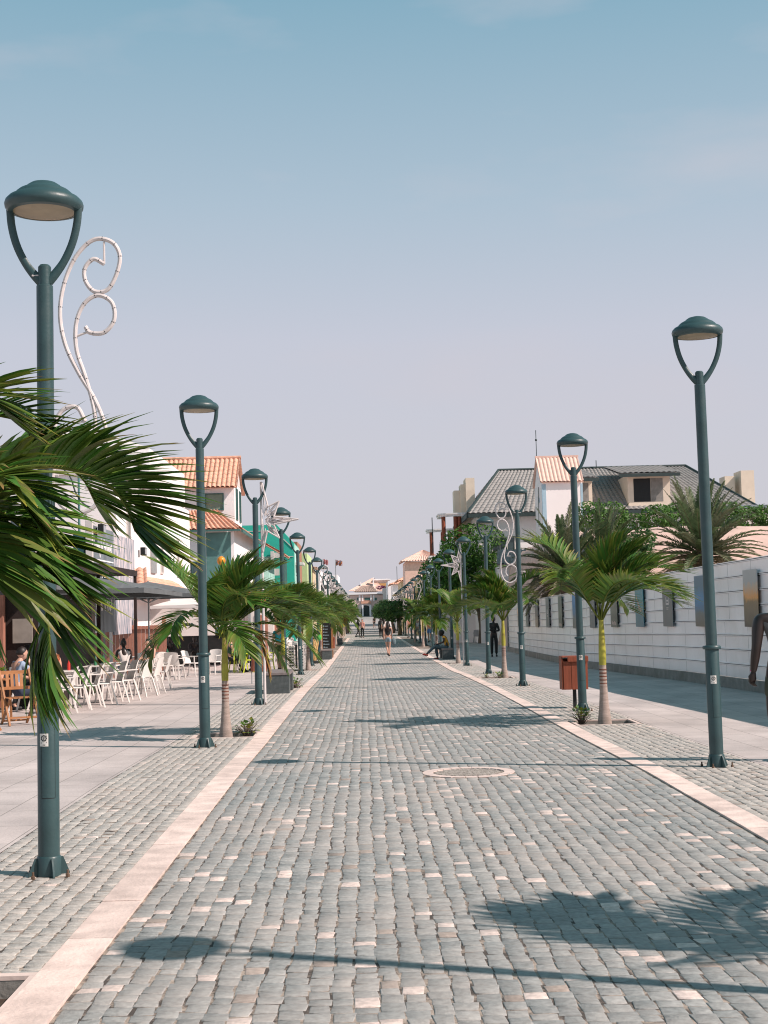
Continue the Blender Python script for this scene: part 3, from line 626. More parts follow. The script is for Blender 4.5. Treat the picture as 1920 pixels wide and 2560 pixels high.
def make_date_palm(seed, nf, L, h, name_label, loc, dry=.25):
    rr = random.Random(seed); r = thing('date_palm', name_label, 'palm tree', loc, 0)
    mb = MB(); mb.lathe([(.32,-.2),(.26,.3),(.25,h*.6),(.30,h-.15),(.18,h+.1)], 14)
    for k in range(60):
        a = k*2.4; z = .2+k*(h-.2)/60; mb.add([(.24*math.cos(a-.2),.24*math.sin(a-.2),z),(.24*math.cos(a+.2),.24*math.sin(a+.2),z),(.34*math.cos(a),.34*math.sin(a),z+.16)], [(0,1,2)])
    mb.build('trunk', BARK, r)
    for k in range(nf):
        az = k*2.399; f = k/nf; up = R(82-115*f+rr.uniform(-6,6)); d0 = .10+.06*rr.random()
        d = Vector((math.cos(az)*math.cos(up), math.sin(az)*math.cos(up), math.sin(up))); p = Vector((0,0,h)); pts = [p.copy()]; l = L*rr.uniform(.85,1.08)
        for i in range(6): p = p+d*(l/6); pts.append(p.copy()); d = (d+Vector((.02,0,-d0*(.4+.25*i)))).normalized()
        c = (.20,.17,.10) if f > 1-dry else ((.10,.15,.065) if rr.random() < .75 else (.15,.17,.10))
        date_frond('frond', pts, 50, .42, seed*50+k, r, c)
    return r
make_date_palm(31, 84, 3.05, 2.9, 'large spreading date palm rising behind the white fence at the right', tuple(Vector((13.2, 55, .7))))
make_date_palm(32, 70, 2.8, 2.8, 'darker date palm behind the fence below the white tower house', (8.3, 58, .3))
make_date_palm(34, 50, 2.7, 2.5, 'dark low date palm behind the fence between the two lamps right of the tower', (10.2, 60, .9))
make_date_palm(33, 30, 2.2, 2.6, 'smaller dry-looking date palm between the white tower and the big date palm', (9.4, 66, .7), .45)
def crown(name, blobs, nleaf, size, seed, parent, cols, flat=.0):
    rr = random.Random(seed); mb = MB(); W = [b[3]*b[4]*b[5] for b in blobs]
    for k in range(nleaf):
        b = rr.choices(blobs, W)[0]
        while True:
            p = Vector((rr.uniform(-1,1), rr.uniform(-1,1), rr.uniform(-1,1)))
            if .25 < p.length < 1: break
        p = p.normalized()*(p.length**.5); nz_ = noise.noise(Vector((p.x*2.3+b[0], p.y*2.3+b[1], p.z*2.3+b[2])))
        if nz_ < -.22: continue
        c = Vector((b[0]+p.x*b[3], b[1]+p.y*b[4], b[2]+p.z*b[5])); n = (p+Vector((rr.uniform(-1,1),rr.uniform(-1,1),rr.uniform(-.3,1)))).normalized()
        x = n.cross(Vector((rr.uniform(-1,1),rr.uniform(-1,1),rr.uniform(-1,1)))).normalized(); y = n.cross(x); s = size*rr.uniform(.6,1.35)
        cc = cols[0] if rr.random() < .5+nz_ else cols[rr.randrange(len(cols))]; g = rr.uniform(.75,1.3); cc = [(cc[0]*g, cc[1]*g, cc[2]*g)]*5
        mb.add([c-x*s*.9, c-y*s*.35, c+x*s*.4-y*s*.28, c+x*s, c+y*s*.4], [(0,1,2,3,4)], cc)
    return mb.build(name, FOL, parent, attr=True)
GR = [(.065,.165,.025), (.10,.22,.03), (.04,.11,.025), (.14,.27,.045)]
DG = [(.035,.09,.022), (.045,.12,.028), (.07,.15,.035)]
def tree(label, loc, trunk_h, blobs, n, size, cols, seed, group=None, name='tree'):
    r = thing(name, label, 'tree', loc, 0, group); mb = MB(); rr = random.Random(seed)
    mb.tube(spline([(0,0,-.2),(.08,0,trunk_h*.4),(-.06,0,trunk_h*.8),(.1,0,trunk_h*1.15)], 10), [.22-.013*i for i in range(11)], 10)
    for b in blobs: mb.tube(spline([(0,0,trunk_h*.75), ((b[0])*.45, b[1]*.45, (trunk_h+b[2])*.5), (b[0], b[1], b[2])], 8), [.10-.010*i for i in range(9)], 7)
    mb.build('trunk', BARK, r, smooth=True); crown('crown', blobs, n, size, seed, r, cols); return r
tree('large bright green leafy tree in front of the pergola on the right', (7.4, 91, gz(91)), 2.6, [(-.9,0,4.6,2.3,2.4,1.9),(1.2,.5,4.4,2.2,2.2,1.7),(-.3,-.5,6.3,2.2,1.8,1.4),(-2.5,0,4.2,1.5,2,1.5),(2.3,0,4.3,1.7,1.5,1.7),(-2.2,-.8,3.2,2.0,1.6,1.2)], 15000, .15, GR, 41)
tree('dark green tree standing left of the large bright tree beyond the right-hand lamps', (6.4, 112, gz(112)), 2.4, [(0,0,4.3,1.9,2.2,2.0),(-1.0,0,3.2,1.3,1.7,1.3),(1.6,0,3.6,1.8,1.8,1.8),(.2,0,5.6,1.4,1.4,1.1)], 8000, .16, DG+GR[:1], 42)
for j, (x, y, s) in enumerate(((3.3,136,.9),(3.0,152,.9),(2.8,170,.95),(2.6,190,1.05),(2.4,214,1.0),(2.9,236,1.1))):
    tree('%s dark round street tree from the camera at the far end of the right row' % ORD[j], (x, y, gz(y)), 1.6*s, [(0,0,2.7*s,1.35*s,1.3*s,1.1*s),(-.5,0,2.2*s,.9*s,.9*s,.8*s),(.6,0,3.2*s,.9*s,.9*s,.7*s)], 1800, .15, DG, 50+j, 'dark round trees far down the road', 'street_tree')
for j, (x, y, s) in enumerate(((-2.0,160,1.1),(-2.2,185,1.0),(-2.6,212,1.1))):
    tree('%s green street tree from the camera at the far end of the left row' % ORD[j], (x, y, gz(y)), 1.5*s, [(0,0,2.5*s,1.2*s,1.2*s,1.1*s),(.4,0,1.9*s,.8*s,.8*s,.8*s)], 1300, .15, GR[:3], 60+j, 'green trees far down the left side', 'street_tree')
tree('small dark shrubby tree behind the fence left of the big date palm', (9.6, 50, 1.0), 1.5, [(0,0,2.3,.8,.7,.5),(.3,0,3.0,.5,.5,.5),(-.5,0,2.7,.5,.5,.4)], 1900, .085, DG+[(.06,.13,.03)], 44)
hd = thing('hedge', 'bright green hedge on top of the pink sand mound in front of the grey roofs', 'hedge', (0,0,0))
crown('foliage', [(11.2+1.15*i, 70+(i%3)*.5, 5.85+.25*math.sin(i*1.7)+(.35 if i%3 == 0 else 0), .95, .8, .72+.15*math.sin(i*2.1)) for i in range(10)], 14000, .095, 71, hd, [(.07,.17,.03),(.10,.20,.03),(.05,.12,.02)])
mb = MB()
for i in range(10): mb.tube([(11.2+1.15*i,70,4.9),(11.3+1.15*i,70,5.8)], .03, 6)
mb.build('stems', BARK, hd)

# weeds in pits
def weed(label, loc, s, seed, n=26):
    rr = random.Random(seed); r = thing('weed_plant', label, 'plant', loc, 0, 'small plants in the tree pits'); mb = MB(); st = MB()
    for k in range(n):
        a = rr.uniform(0,2*PI); e = rr.uniform(.3,1.3); d = Vector((math.cos(a)*math.cos(e), math.sin(a)*math.cos(e), math.sin(e))); p = d*s*rr.uniform(.5,1)
        x = Vector((-d.y, d.x, 0)).normalized(); l = s*.32; w = s*.15; c = rr.choice([(.06,.15,.03),(.10,.20,.04),(.28,.30,.05)]); tdir = (d+Vector((0,0,-.5))).normalized()
        mb.add([p, p+tdir*l*.5+x*w, p+tdir*l, p+tdir*l*.5-x*w], [(0,1,2,3)], [c]*4); st.tube([(0,0,-.08), p*.5, p], .004, 4)
    mb.build('leaves', LEAF, r, attr=True); st.build('stems', BARK, r)
weed('leafy weed in the pit of the second palm on the left', (-1.74, 20.75, -.02), .22, 1, 60)
weed('yellow-green weed at the foot of the second lamp on the right', (3.20, 21.3, -.02), .22, 2, 60)
weed('small weed beside the dark granite bench on the left', (-1.72, 34.9, -.1), .24, 3, 50)
weed('low weeds in the pit of the second visible palm on the right', (3.55, 38.0, -.18), .2, 4, 40)
weed('single tuft at the left edge of that right-hand pit', (3.25, 38.3, -.18), .15, 5, 20)
# ------------------------------------------------------------------ white fence on the right with its posters
FP = [(9.05,12),(8.45,16),(8.18,18),(7.88,23),(7.67,27),(7.51,31),(7.34,34.5),(7.18,38.5),(7.05,43),(6.99,49),(6.97,56),(7.02,63),(7.08,70)]
def fpos(y):
    for (xa, ya), (xb, yb) in zip(FP, FP[1:]):
        if y <= yb: return xa+(xb-xa)*(y-ya)/(yb-ya)
    return FP[-1][0]
def ftop(y): return 2.62-.30*max(0, min(1, (y-27)/40))
fence = thing('site_fence', 'long white ribbed panel fence on a concrete kerb along the right-hand pavement', 'fence', (0,0,0))
ys = [12+.5*i for i in range(117)]
prof = []
rows = 8
for k in range(rows): 
    a = .22+k*.29; prof += [(a,0),(a+.235,0),(a+.243,.030),(a+.257,.030),(a+.262,.010),(a+.269,.030),(a+.283,.030)]
prof = [(a, b) for a, b in prof]+[(.22+rows*.29,0),(.22+rows*.29,-.06)]
mb = MB(); v = []; f = []; W = len(prof)
for y in ys:
    h = (ftop(y))/(.22+rows*.29)
    for a, b in prof: v.append((fpos(y)-b, y, gz(y)+a*h))
for j in range(len(ys)-1):
    for i in range(W-1): f.append((j*W+i, (j+1)*W+i, (j+1)*W+i+1, j*W+i+1))
mb.add(v, f); NF = len(mb.f); rr = random.Random(3)
y = 12.4
while y < 69.5:
    for k in range(rows):
        o = .45 if k > 3 else 0; h = ftop(y)/(.22+rows*.29); yy = y+(.15*k % .6)*.0+(.0 if k > 3 else .35)
        mb.box(fpos(yy)-.002, fpos(yy)+.02, yy, yy+.005, gz(yy)+(.225+k*.29)*h, gz(yy)+(.222+k*.29+.232)*h)
        mb.box(fpos(yy)-.027, fpos(yy)-.02, yy-.012, yy+.012, gz(yy)+(.22+k*.29+.250)*h, gz(yy)+(.22+k*.29+.276)*h)
    y += 1.55
po = mb.build('panels', [FENCE, GAP], fence)
for q, pg in enumerate(po.data.polygons):
    if q >= NF or (q % (W-1)) % 7 in (3, 4): pg.material_index = 1
mb = MB(); 
for a, b in zip(ys, ys[1:]): 
    v = []
    for yy in (a, b):
        x = fpos(yy); z = gz(yy); v += [(x-.10,yy,z-.1),(x-.10,yy,z+.22),(x+.10,yy,z+.22),(x+.10,yy,z-.1)]
    mb.add(v, [(0,4,5,1),(1,5,6,2),(2,6,7,3)])
mb.build('kerb', CONC, fence)
mb = MB(); mb.box(fpos(70)-.06,fpos(70)+.2,70.02,70.3,gz(70),gz(70)+2.35); mb.build('end_post', CONC, fence)
def gmat(name, stops, rough=.4, noise_s=6):
    m = bpy.data.materials.new(name); m.use_nodes = True; t = m.node_tree; b = t.nodes['Principled BSDF']; b.inputs['Roughness'].default_value = rough
    tc = N(t, 'ShaderNodeTexCoord'); s = N(t, 'ShaderNodeSeparateXYZ'); t.links.new(tc.outputs['Object'], s.inputs[0])
    n = N(t, 'ShaderNodeTexNoise'); n.inputs['Scale'].default_value = noise_s; t.links.new(tc.outputs['Object'], n.inputs[0])
    ma = N(t, 'ShaderNodeMath', operation='MULTIPLY_ADD'); ma.inputs[1].default_value = .25; t.links.new(n.outputs[0], ma.inputs[0]); t.links.new(s.outputs[2], ma.inputs[2])
    rp = N(t, 'ShaderNodeValToRGB'); t.links.new(ma.outputs[0], rp.inputs[0]); 
    while len(rp.color_ramp.elements) < len(stops): rp.color_ramp.elements.new(.5)
    for e, (p, c) in zip(rp.color_ramp.elements, stops): e.position = p; e.color = (*c, 1)
    t.links.new(rp.outputs[0], b.inputs['Base Color']); return m
PM = {'sunset': gmat('print_sunset', [(.1,(.05,.05,.04)),(.42,(.16,.13,.08)),(.62,(.22,.15,.07)),(.72,(.75,.33,.08)),(.95,(.50,.42,.34)),(1,(.40,.42,.42))]),
      'sea': gmat('print_sea', [(.2,(.12,.12,.10)),(.42,(.12,.16,.16)),(.52,(.03,.17,.32)),(.75,(.02,.22,.46)),(1,(.05,.16,.24))]),
      'teal': gmat('print_teal', [(.1,(.005,.14,.20)),(1,(.01,.24,.30))]),
      'grey': gmat('print_grey', [(.1,(.10,.13,.14)),(1,(.12,.15,.16))]),
      'green': gmat('print_green', [(.1,(.10,.12,.10)),(.4,(.05,.08,.06)),(.6,(.12,.15,.12)),(1,(.08,.11,.10))]),
      'blue': gmat('print_blue', [(.1,(.12,.13,.12)),(.45,(.12,.15,.15)),(.6,(.04,.15,.30)),(1,(.02,.20,.46))]),
      'tan': gmat('print_tan', [(.1,(.30,.24,.18)),(.4,(.30,.25,.20)),(.6,(.14,.16,.16)),(1,(.2,.23,.25))])}
PDESC = {'sunset':'poster of an orange sunset over water','sea':'blue sea poster mostly hidden by the tall lamp post','teal':'teal poster with a small pinkish shape','grey':'plain slate-grey poster with a small white emblem','green':'dark green landscape poster','blue':'blue sky poster','tan':'tan and grey poster'}
plist = [(27.75,'sunset'),(31.3,'sea'),(34.1,'grey'),(37.0,'teal'),(40.2,'green'),(43.5,'grey'),(46.9,'blue'),(50.2,'green'),(53.6,'grey'),(57.1,'tan'),(60.6,'grey'),(64.2,'sunset')]
pn = ['first','second','third','fourth','fifth','sixth','seventh','eighth','ninth','tenth','eleventh','twelfth']
for i, (y, k) in enumerate(plist):
    x = fpos(y); dx = fpos(y+.5)-fpos(y-.5); ang = math.atan2(dx, 1.0)
    p = thing('fence_poster', '%s, %s fence poster from the camera' % (PDESC[k], pn[i]), 'poster', (x-.07, y, gz(y)+1.26), -ang, 'posters hung along the white fence')
    mb = MB(); mb.bbox(-.008,.008,-.45,.45,0,1.12,.003); mb.build('board', PM[k], p)
    mb = MB()
    for z in (.12,.42,.72,1.0): 
        for yy in (-.40, .40): mb.bar((.009,yy,z),(.06,yy,z),.03)
    mb.build('brackets', BLACK, p)
    if k == 'grey':
        mb = MB(); mb.box(-.011,-.0085,-.13,.13,.52,.56); mb.box(-.011,-.0085,-.13,-.09,.56,.70); mb.box(-.011,-.0085,.09,.13,.56,.70); mb.box(-.011,-.0085,-.06,.06,.60,.64); mb.box(-.011,-.0085,-.09,.09,.44,.455); mb.box(-.011,-.0085,-.08,.08,.41,.422); mb.build('emblem', OFFW, p)
    if k in ('teal','green'):
        mb = MB(); pts = [(-.25,.42),(-.05,.55),(.15,.72),(.30,.86),(.35,.80),(.2,.62),(.05,.46),(-.15,.38)] if k == 'teal' else [(-.3,.12),(-.1,.18),(.1,.14),(.3,.2),(.3,.08),(-.3,.06)]
        mb.add([(-.0095, a, b) for a, b in pts], [tuple(range(len(pts)-1,-1,-1))]); mb.build('printed_shape', mat('pink_grey', (.42,.33,.30), .6, .3, 14), p)

# pink sand mound behind the fence
mb = MB(); v = []; f = []; nx, ny = 70, 44
for j in range(ny):
    for i in range(nx):
        x = 8.0+i*.45; y = 54+j*.75; e = min(1, max(0, (x-8.0)/1.2))*min(1, max(0, (y-53.5)/10))
        e = e*e*(3-2*e); h = 5.55*e+.30*noise.noise(Vector((x*.25,y*.2,0)))*e+.22*noise.noise(Vector((x*.9,y*.8,3)))*e
        v.append((x, y, gz(y)-.05+max(0,h)))
for j in range(ny-1):
    for i in range(nx-1): f.append((j*nx+i, j*nx+i+1, (j+1)*nx+i+1, (j+1)*nx+i))
mb.add(v, f); struct('sand_mound', mb, DUNE, smooth='all')

# ------------------------------------------------------------------ roofs and windows
def tile_roof(name, a, b, c, d, m, parent, tw=.24, course=.38, r=.035, thick=.05):
    """a,b eave left/right; d,c ridge left/right (quad a-b-c-d); rolls run up the slope"""
    a, b, c, d = map(Vector, (a, b, c, d)); n = (b-a).cross(d-a).normalized(); n = n if n.z > 0 else -n
    wid = max((b-a).length, (c-d).length); nt_ = max(2, int(wid/tw)); hgt = max((d-a).length, (c-b).length); nc = max(1, int(hgt/course)); mb = MB(); v = []; f = []
    q = 6; W = nt_*q+1; R_ = []
    for k in range(nc): R_ += [(k/nc, .022), ((k+.98)/nc, .0)]
    for t, lift in R_:
        L = a.lerp(d, t); Rr = b.lerp(c, t)
        for i in range(W):
            u = i/(W-1); s = math.sin(PI*(i % q)/q); s = s if (i//q) >= 0 else s
            v.append(L.lerp(Rr, u)+n*(r*abs(math.cos(PI*i/q))*2-.0+lift+thick))
    for j in range(len(R_)-1):
        for i in range(W-1): f.append((j*W+i, j*W+i+1, (j+1)*W+i+1, (j+1)*W+i))
    mb.add(v, f); o = len(mb.v); mb.add([a,b,c,d], [(0,3,2,1)]); mb.add([a,b,b+n*thick,a+n*thick,d,c,c+n*thick,d+n*thick], [(0,1,2,3),(1,5,6,2),(4,0,3,7),(5,4,7,6)])
    return mb.build(name, m, parent)
def window(parent, p, w, h, face='front', fm=None, gm=None, bars=1, name='window', sill=True, dep=.05):
    """face front = faces -Y, side = faces +X, left = faces -X; p is lower centre on the wall"""
    fm = fm or DGREEN; gm = gm or GLASS; fr = MB(); t = .06
    def B(m_, x0, x1, z0, z1, d0, d1):
        if face == 'front': m_.box(p[0]+x0, p[0]+x1, p[1]-d1, p[1]-d0, p[2]+z0, p[2]+z1)
        elif face == 'side': m_.box(p[0]+d0, p[0]+d1, p[1]+x0, p[1]+x1, p[2]+z0, p[2]+z1)
        else: m_.box(p[0]-d1, p[0]-d0, p[1]+x0, p[1]+x1, p[2]+z0, p[2]+z1)
    B(fr, -w/2-t, w/2+t, h, h+t, -.05, dep); B(fr, -w/2-t, w/2+t, -t, 0, -.05, dep); B(fr, -w/2-t, -w/2, 0, h, -.05, dep); B(fr, w/2, w/2+t, 0, h, -.05, dep)
    for k in range(bars): 
        x = -w/2+w*(k+1)/(bars+1); B(fr, x-.02, x+.02, .001, h-.001, -.02, dep*.8)
    o = fr.build(name, fm, parent); g = MB(); B(g, -w/2+.001, w/2-.001, .001, h-.001, -.01, .012); g.build('pane', gm, o)
    return o
def block(parent, x0, x1, y0, y1, z0, z1, m, name='wall'):
    mb = MB(); mb.box(x0,x1,y0,y1,z0,z1); return mb.build(name, m, parent)

# ---- grey-roofed house on the right (faces the camera, Y=90)
Y0 = 90.0; K = PX(1000,1500,Y0)
def W2(px, py, Y=Y0): p = PX(px, py, Y); return p
g = thing('grey_roof_house', 'large house with hipped grey tile roof and open dormers behind the palms on the right', 'house', (0,0,0))
eL = 6.75; eR = 25.2; ez = 7.75; rz_ = 10.95; rL = 9.3; rR = 22.0; yb = 104; yr = 95.5
block(g, 7.4, 24.6, 90.6, yb-.6, -.8, ez-.02, WHITE)
tile_roof('roof', (eL,Y0,ez),(eR,Y0,ez),(rR,yr,rz_),(rL,yr,rz_), GTILE, g, .33, .4, .03)
tile_roof('roof', (eL,yb,ez),(eL,Y0,ez),(rL,yr,rz_),(rL,yr+3,rz_), GTILE, g, .33, .4, .03)
tile_roof('roof', (eR,Y0,ez),(eR,yb,ez),(rR,yr+3,rz_),(rR,yr,rz_), GTILE, g, .33, .4, .03)
mb = MB(); mb.bar((eL,Y0-.03,ez-.10),(eR,Y0-.03,ez-.10),.12,.24); mb.bar((eL-.05,Y0,ez-.10),(eL-.05,yb,ez-.10),.12,.24); mb.bar((eR+.05,Y0,ez-.1),(eR+.05,yb,ez-.1),.12,.24)
for a, b in (((eL,Y0,ez+.1),(rL,yr,rz_+.12)),((eR,Y0,ez+.1),(rR,yr,rz_+.12)),((rL,yr,rz_+.12),(rR,yr,rz_+.12))): mb.tube([a, b], .09, 8)
mb.build('trim', DARK, g)
for (x0, x1, zb, zt, rx0, rx1) in ((17.05,19.75,8.15,10.05,16.4,20.3),(13.4,14.75,8.25,9.85,12.95,15.1)):
    dm = block(g, x0, x1, Y0+.3, Y0+4.8, zb-.6, zt, BEIGE, 'dormer')
    tile_roof('dormer_roof', (rx0,Y0-.35,zt-.02),(rx1,Y0-.35,zt-.02),(rx1-.3,Y0+4.2,zt+.85),(rx0-.25,Y0+4.2,zt+.85), GTILE, dm, .33, .4, .03)
    mb = MB(); mb.bar((rx0,Y0-.35,zt-.09),(rx1,Y0-.35,zt-.09),.06,.2); mb.build('fascia', DARK, dm)
    cx_ = (x0+x1)/2; w_ = (x1-x0)*.33
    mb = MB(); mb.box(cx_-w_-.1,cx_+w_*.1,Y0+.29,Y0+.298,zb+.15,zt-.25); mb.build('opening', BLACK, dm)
    mb = MB(); mb.box(cx_+w_*.12,cx_+w_,Y0+.29,Y0+.298,zb+.15,zt-.25); mb.build('opening_panel', CONC, dm)
window(g, (9.0,90.6,5.4), 1.4, .85, bars=2, fm=OFFW); window(g, (19,90.6,4.4), 1.4, 1.0, bars=1, fm=OFFW)
mb = MB(); mb.bar((15.9,Y0+5.3,rz_+.1),(15.9,Y0+5.3,rz_+.6),.05); mb.build('roof_vent', DARK, g)
tile_roof('roof', (8.1,86.2,4.35),(10.6,86.2,4.35),(10.4,88.4,5.3),(8.4,88.4,5.3), GTILE, g, .33, .4, .03)
block(g, 8.3, 10.4, 86.6, 90.4, -.6, 4.3, WHITE)
# tower
t = thing('white_tower_house', 'tall white block with a pink ribbed roof, pale blue corner bands and a thin antenna', 'house', (0,0,0))
x0, x1, y0, y1, zt = 10.75, 13.15, 84.0, 87.6, 9.15
block(t, x0, x1, y0, y1, -.6, zt, WHITE)
mb = MB(); rdg = 10.75; mb.add([(x0,y0,zt),(x0,y1,zt),(x0,(y0+y1)/2,rdg),(x1,y0,zt),(x1,y1,zt),(x1,(y0+y1)/2,rdg)], [(0,2,1),(3,4,5),(0,1,4,3)]); mb.build('gable', WHITE, t)
ym = (y0+y1)/2
tile_roof('roof', (x0-.12,y0-.15,zt-.05),(x1+.05,y0-.15,zt-.05),(x1+.05,ym,rdg),(x0-.12,ym,rdg), PTILE, t, .22, 3, .03)
tile_roof('roof', (x1+.05,y1+.15,zt-.05),(x0-.12,y1+.15,zt-.05),(x0-.12,ym,rdg),(x1+.05,ym,rdg), PTILE, t, .22, 3, .03)
mb = MB(); mb.bar((x0-.15,ym,rdg+.10),(x1+.08,ym,rdg+.10),.18,.12); mb.build('ridge_cap', PTILE, t)
PB = mat('pale_blue_band', (.36,.52,.62), .8, .05)
mb = MB(); mb.box(x0-.012,x0+.22,y0-.014,y0+.2,-.5,zt-.12); mb.box(x1-.12,x1+.012,y0-.014,y0+.2,-.5,zt-.12); mb.build('corner_band', PB, t)
mb = MB(); mb.lathe([(.0,0),(.16,0),(.16,.02),(0,.02)], 16, caps=False); me_ = mb
o = mb.build('wall_disc', PB, t); o.rotation_euler = (0,-PI/2,0); o.location = (x0-.01,ym-.3,8.2)
mb = MB(); mb.tube([(x0-.05,ym,rdg),(x0-.05,ym,rdg+1.75)], .022, 6); mb.ball((x0-.05,ym,rdg+1.15), .07); mb.tube([(x0-.08,ym-.3,6.6),(x0-.04,ym-.3,9.0)], .02, 5); mb.build('antenna', DARK, t)
# beige stepped slabs (chimneys)
for lab, bx in (('three stepped beige chimney slabs rising left of the grey tile roof', [(1136,1151,1226),(1152,1163,1212),(1164,1184,1197)]), ('two beige chimney slabs beyond the right end of the grey roof', [(1815,1836,1190),(1852,1881,1177)])):
    c = thing('stepped_chimney', lab, 'chimney', (0,0,0))
    for k, (a, b, tp) in enumerate(bx):
        A_ = PX(a, 1272, 97); B_ = PX(b, tp, 97); mb = MB(); mb.box(A_.x, B_.x-.01, 97-k*.4, 98.5, -.5, B_.z); mb.build('slab', BEIGE, c)
# pergolas
def pergola(label, px0, px1, zpy, Y, depth, cols, rail):
    g = thing('pergola', label, 'pergola', (0,0,0)); a = PX(px0, zpy, Y); b = PX(px1, zpy, Y); mb = MB(); z = a.z; x0, x1 = a.x, b.x; h = .22
    pl = [(x0,Y+.6),(x0+.5,Y+.15),(x0+1.6,Y),(x1,Y+.2),(x1,Y+.5),(x0+1.7,Y+.3),(x0+.7,Y+.45),(x0+.35,Y+.8),(x0+.5,Y+depth),(x0,Y+depth)]
    for z0, z1, e in ((0,h*.55,0),(h*.56,h,.06)): 
        k = len(pl); v = [(x-(e if i < 3 or i > 8 else 0), y-(e if i < 4 else 0), z+z0) for i, (x, y) in enumerate(pl)]+[(x-(e if i < 3 or i > 8 else 0), y-(e if i < 4 else 0), z+z1) for i, (x, y) in enumerate(pl)]
        mb.add(v, [tuple(range(k-1,-1,-1)), tuple(range(k,2*k))]+[(i,(i+1)%k,k+(i+1)%k,k+i) for i in range(k)])
    mb.build('canopy', WHITE, g); block(g, x0+.1, x1, Y+.1, Y+depth, -.6, z-1.71, WHITE, 'terrace')
    for cx_ in cols:
        q = PX(cx_, zpy, Y+.5); mb = MB(); mb.lathe([(.14,z-1.7),(.14,z-.02)], 12, (q.x, Y+.35, 0)); mb.build('column', WOODR, g, smooth=True)
    return g
pergola('white curved canopy on red columns in front of the three beige slabs', 1098, 1238, 1291, 95, 3.0, (1108,1138,1148,1198,1228), 0)
pergola('smaller lower white canopy with thin red posts left of the big one', 1069, 1136, 1330, 102, 2.2, (1078,1106,1124), 0)
mb = MB(); q = PX(1081,1330,97.5); mb.tube([(q.x,97.5,3),(q.x,97.5,q.z+1.0)], .03, 6); tag(mb.build('mast', DARK), 'thin dark mast above the small lower pergola', 'mast')
cb = thing('beach_house', 'low white rendered building under the pergolas behind the bright tree', 'house', (0,0,0)); block(cb, 4.9, 7.3, 106.0, 112, -.6, 5.2, WHITE); window(cb, (6.0,106.0,3.0), .8, 1.1, fm=OFFW)
# sliver of grey-blue roof at the far right edge
rb = thing('far_shed', 'small grey-blue flat-roofed building at the far right edge behind the sand', 'building', (0,0,0)); q = PX(1905,1262,80); block(rb, q.x-1.2, q.x+3, 80, 84, 0, q.z-.2, OFFW); block(rb, q.x-1.4, q.x+3.2, 79.8, 84.2, q.z-.19, q.z, mat('grey_blue', (.25,.3,.36)), 'roof')
# low garden walls beyond the fence on the right
w = thing('garden_wall', 'low pale wall with a dark base beyond the end of the white fence', 'wall', (0,0,0)); block(w, 6.5, 14, 106, 106.4, -.6, 1.05, OFFW); block(w, 6.45, 14.05, 105.9, 106.5, 1.052, 1.14, OFFW, 'coping'); block(w, 6.9, 9.2, 99.5, 100.4, -.6, .28, CONC, 'planter')
w = thing('garden_wall', 'small white rendered wall block standing behind the grey plastic chair', 'wall', (0,0,0)); block(w, 7.6, 11.0, 104, 104.3, -.6, 1.75, WHITE)

# ------------------------------------------------------------------ right-hand houses far down the road
def far_house(label, x0, x1, y0, y1, h, m, roofm=None, wins=(), side='side', base=None, pitch=1.2, name='town_house', over=.4, style='hip'):
    g = thing(name, label, 'house', (0,0,0)); z0 = gz(y0)-.3; block(g, x0, x1, y0, y1, z0, h, m)
    if roofm:
        o = over; xm = (x0+x1)/2; a, b, c, d = (x0-o,y0-o,h), (x1+o,y0-o,h), (x1+o,y1+o,h), (x0-o,y1+o,h); rl = (xm,y0+2.0 if style == 'hip' else y0-o,h+pitch); rr_ = (xm,y1-2.0 if style == 'hip' else y1+o,h+pitch)
        tile_roof('roof', a, b, (rl[0]+.05,rl[1],rl[2]), (rl[0]-.05,rl[1],rl[2]), roofm, g, .3, .45, .04) if style == 'hip' else None
        tile_roof('roof', b, c, rr_, rl, roofm, g, .3, .45, .04); tile_roof('roof', d, a, rl, rr_, roofm, g, .3, .45, .04)
    for wn in wins:
        f_, u, z, ww, hh = wn[:5]; kw = {'fm': wn[5]} if len(wn) > 5 else {}
        p = (u, y0, z) if f_ == 'front' else ((x1, u, z) if f_ == 'side' else (x0, u, z)); window(g, p, ww, hh, f_, **kw)
    return g
def shade(g, x0, x1, y0, y1, z, m): block(g, x0, x1, y0, y1, z, z+.12, m, 'balcony')
h = far_house('pinkish house with tall ribbed roof beyond the dark tree on the right', 4.4, 8.5, 150, 158, 6.9, PTILE, PTILE, [('left',152,3,1,1.4),('left',155,3,1,1.4)], pitch=1.2)
mb = MB(); q = PX(1017,1393,152); mb.box(q.x-.15,q.x+.35,151.5,152,6.5,q.z); mb.build('chimney', WHITE, h)
h = far_house('cream house with orange tiled eaves halfway down the right side', 5.0, 9, 130, 140, 4.7, CREAM, PTILE, [('left',132.5,2.0,1.2,1.5),('left',136.5,2.0,1.2,1.5)], pitch=1.0)
shade(h, 4.3, 4.99, 131, 139, 3.4, CREAM)
h = far_house('yellowish house with deep balcony and orange tiles far on the right', 4.3, 8, 165, 178, 5.2, CREAM, TERRA, [('left',168,2.4,1.2,1.6),('left',173,2.4,1.2,1.6)], pitch=1.1); shade(h, 3.5, 4.29, 166, 177, 3.6, CREAM)
h = far_house('white house with small orange tile roof farther down the right side', 3.9, 8, 190, 205, 5.3, WHITE, TERRA, [('left',193,2,1.2,1.6),('left',199,2,1.2,1.6)], pitch=.9)
h = far_house('plain white block at the far end of the right side', 4.1, 8, 240, 262, 6.9, WHITE, None, [('left',246,3,1.2,1.6),('front',5.4,3.2,1.1,1.3)])
mb = MB(); q = PX(992,1416,200); mb.tube([(q.x,200,5),(q.x,200,q.z)], .04, 5); tag(mb.build('roof_antenna', DARK), 'thin roof antenna above the far orange roofs on the right', 'antenna')

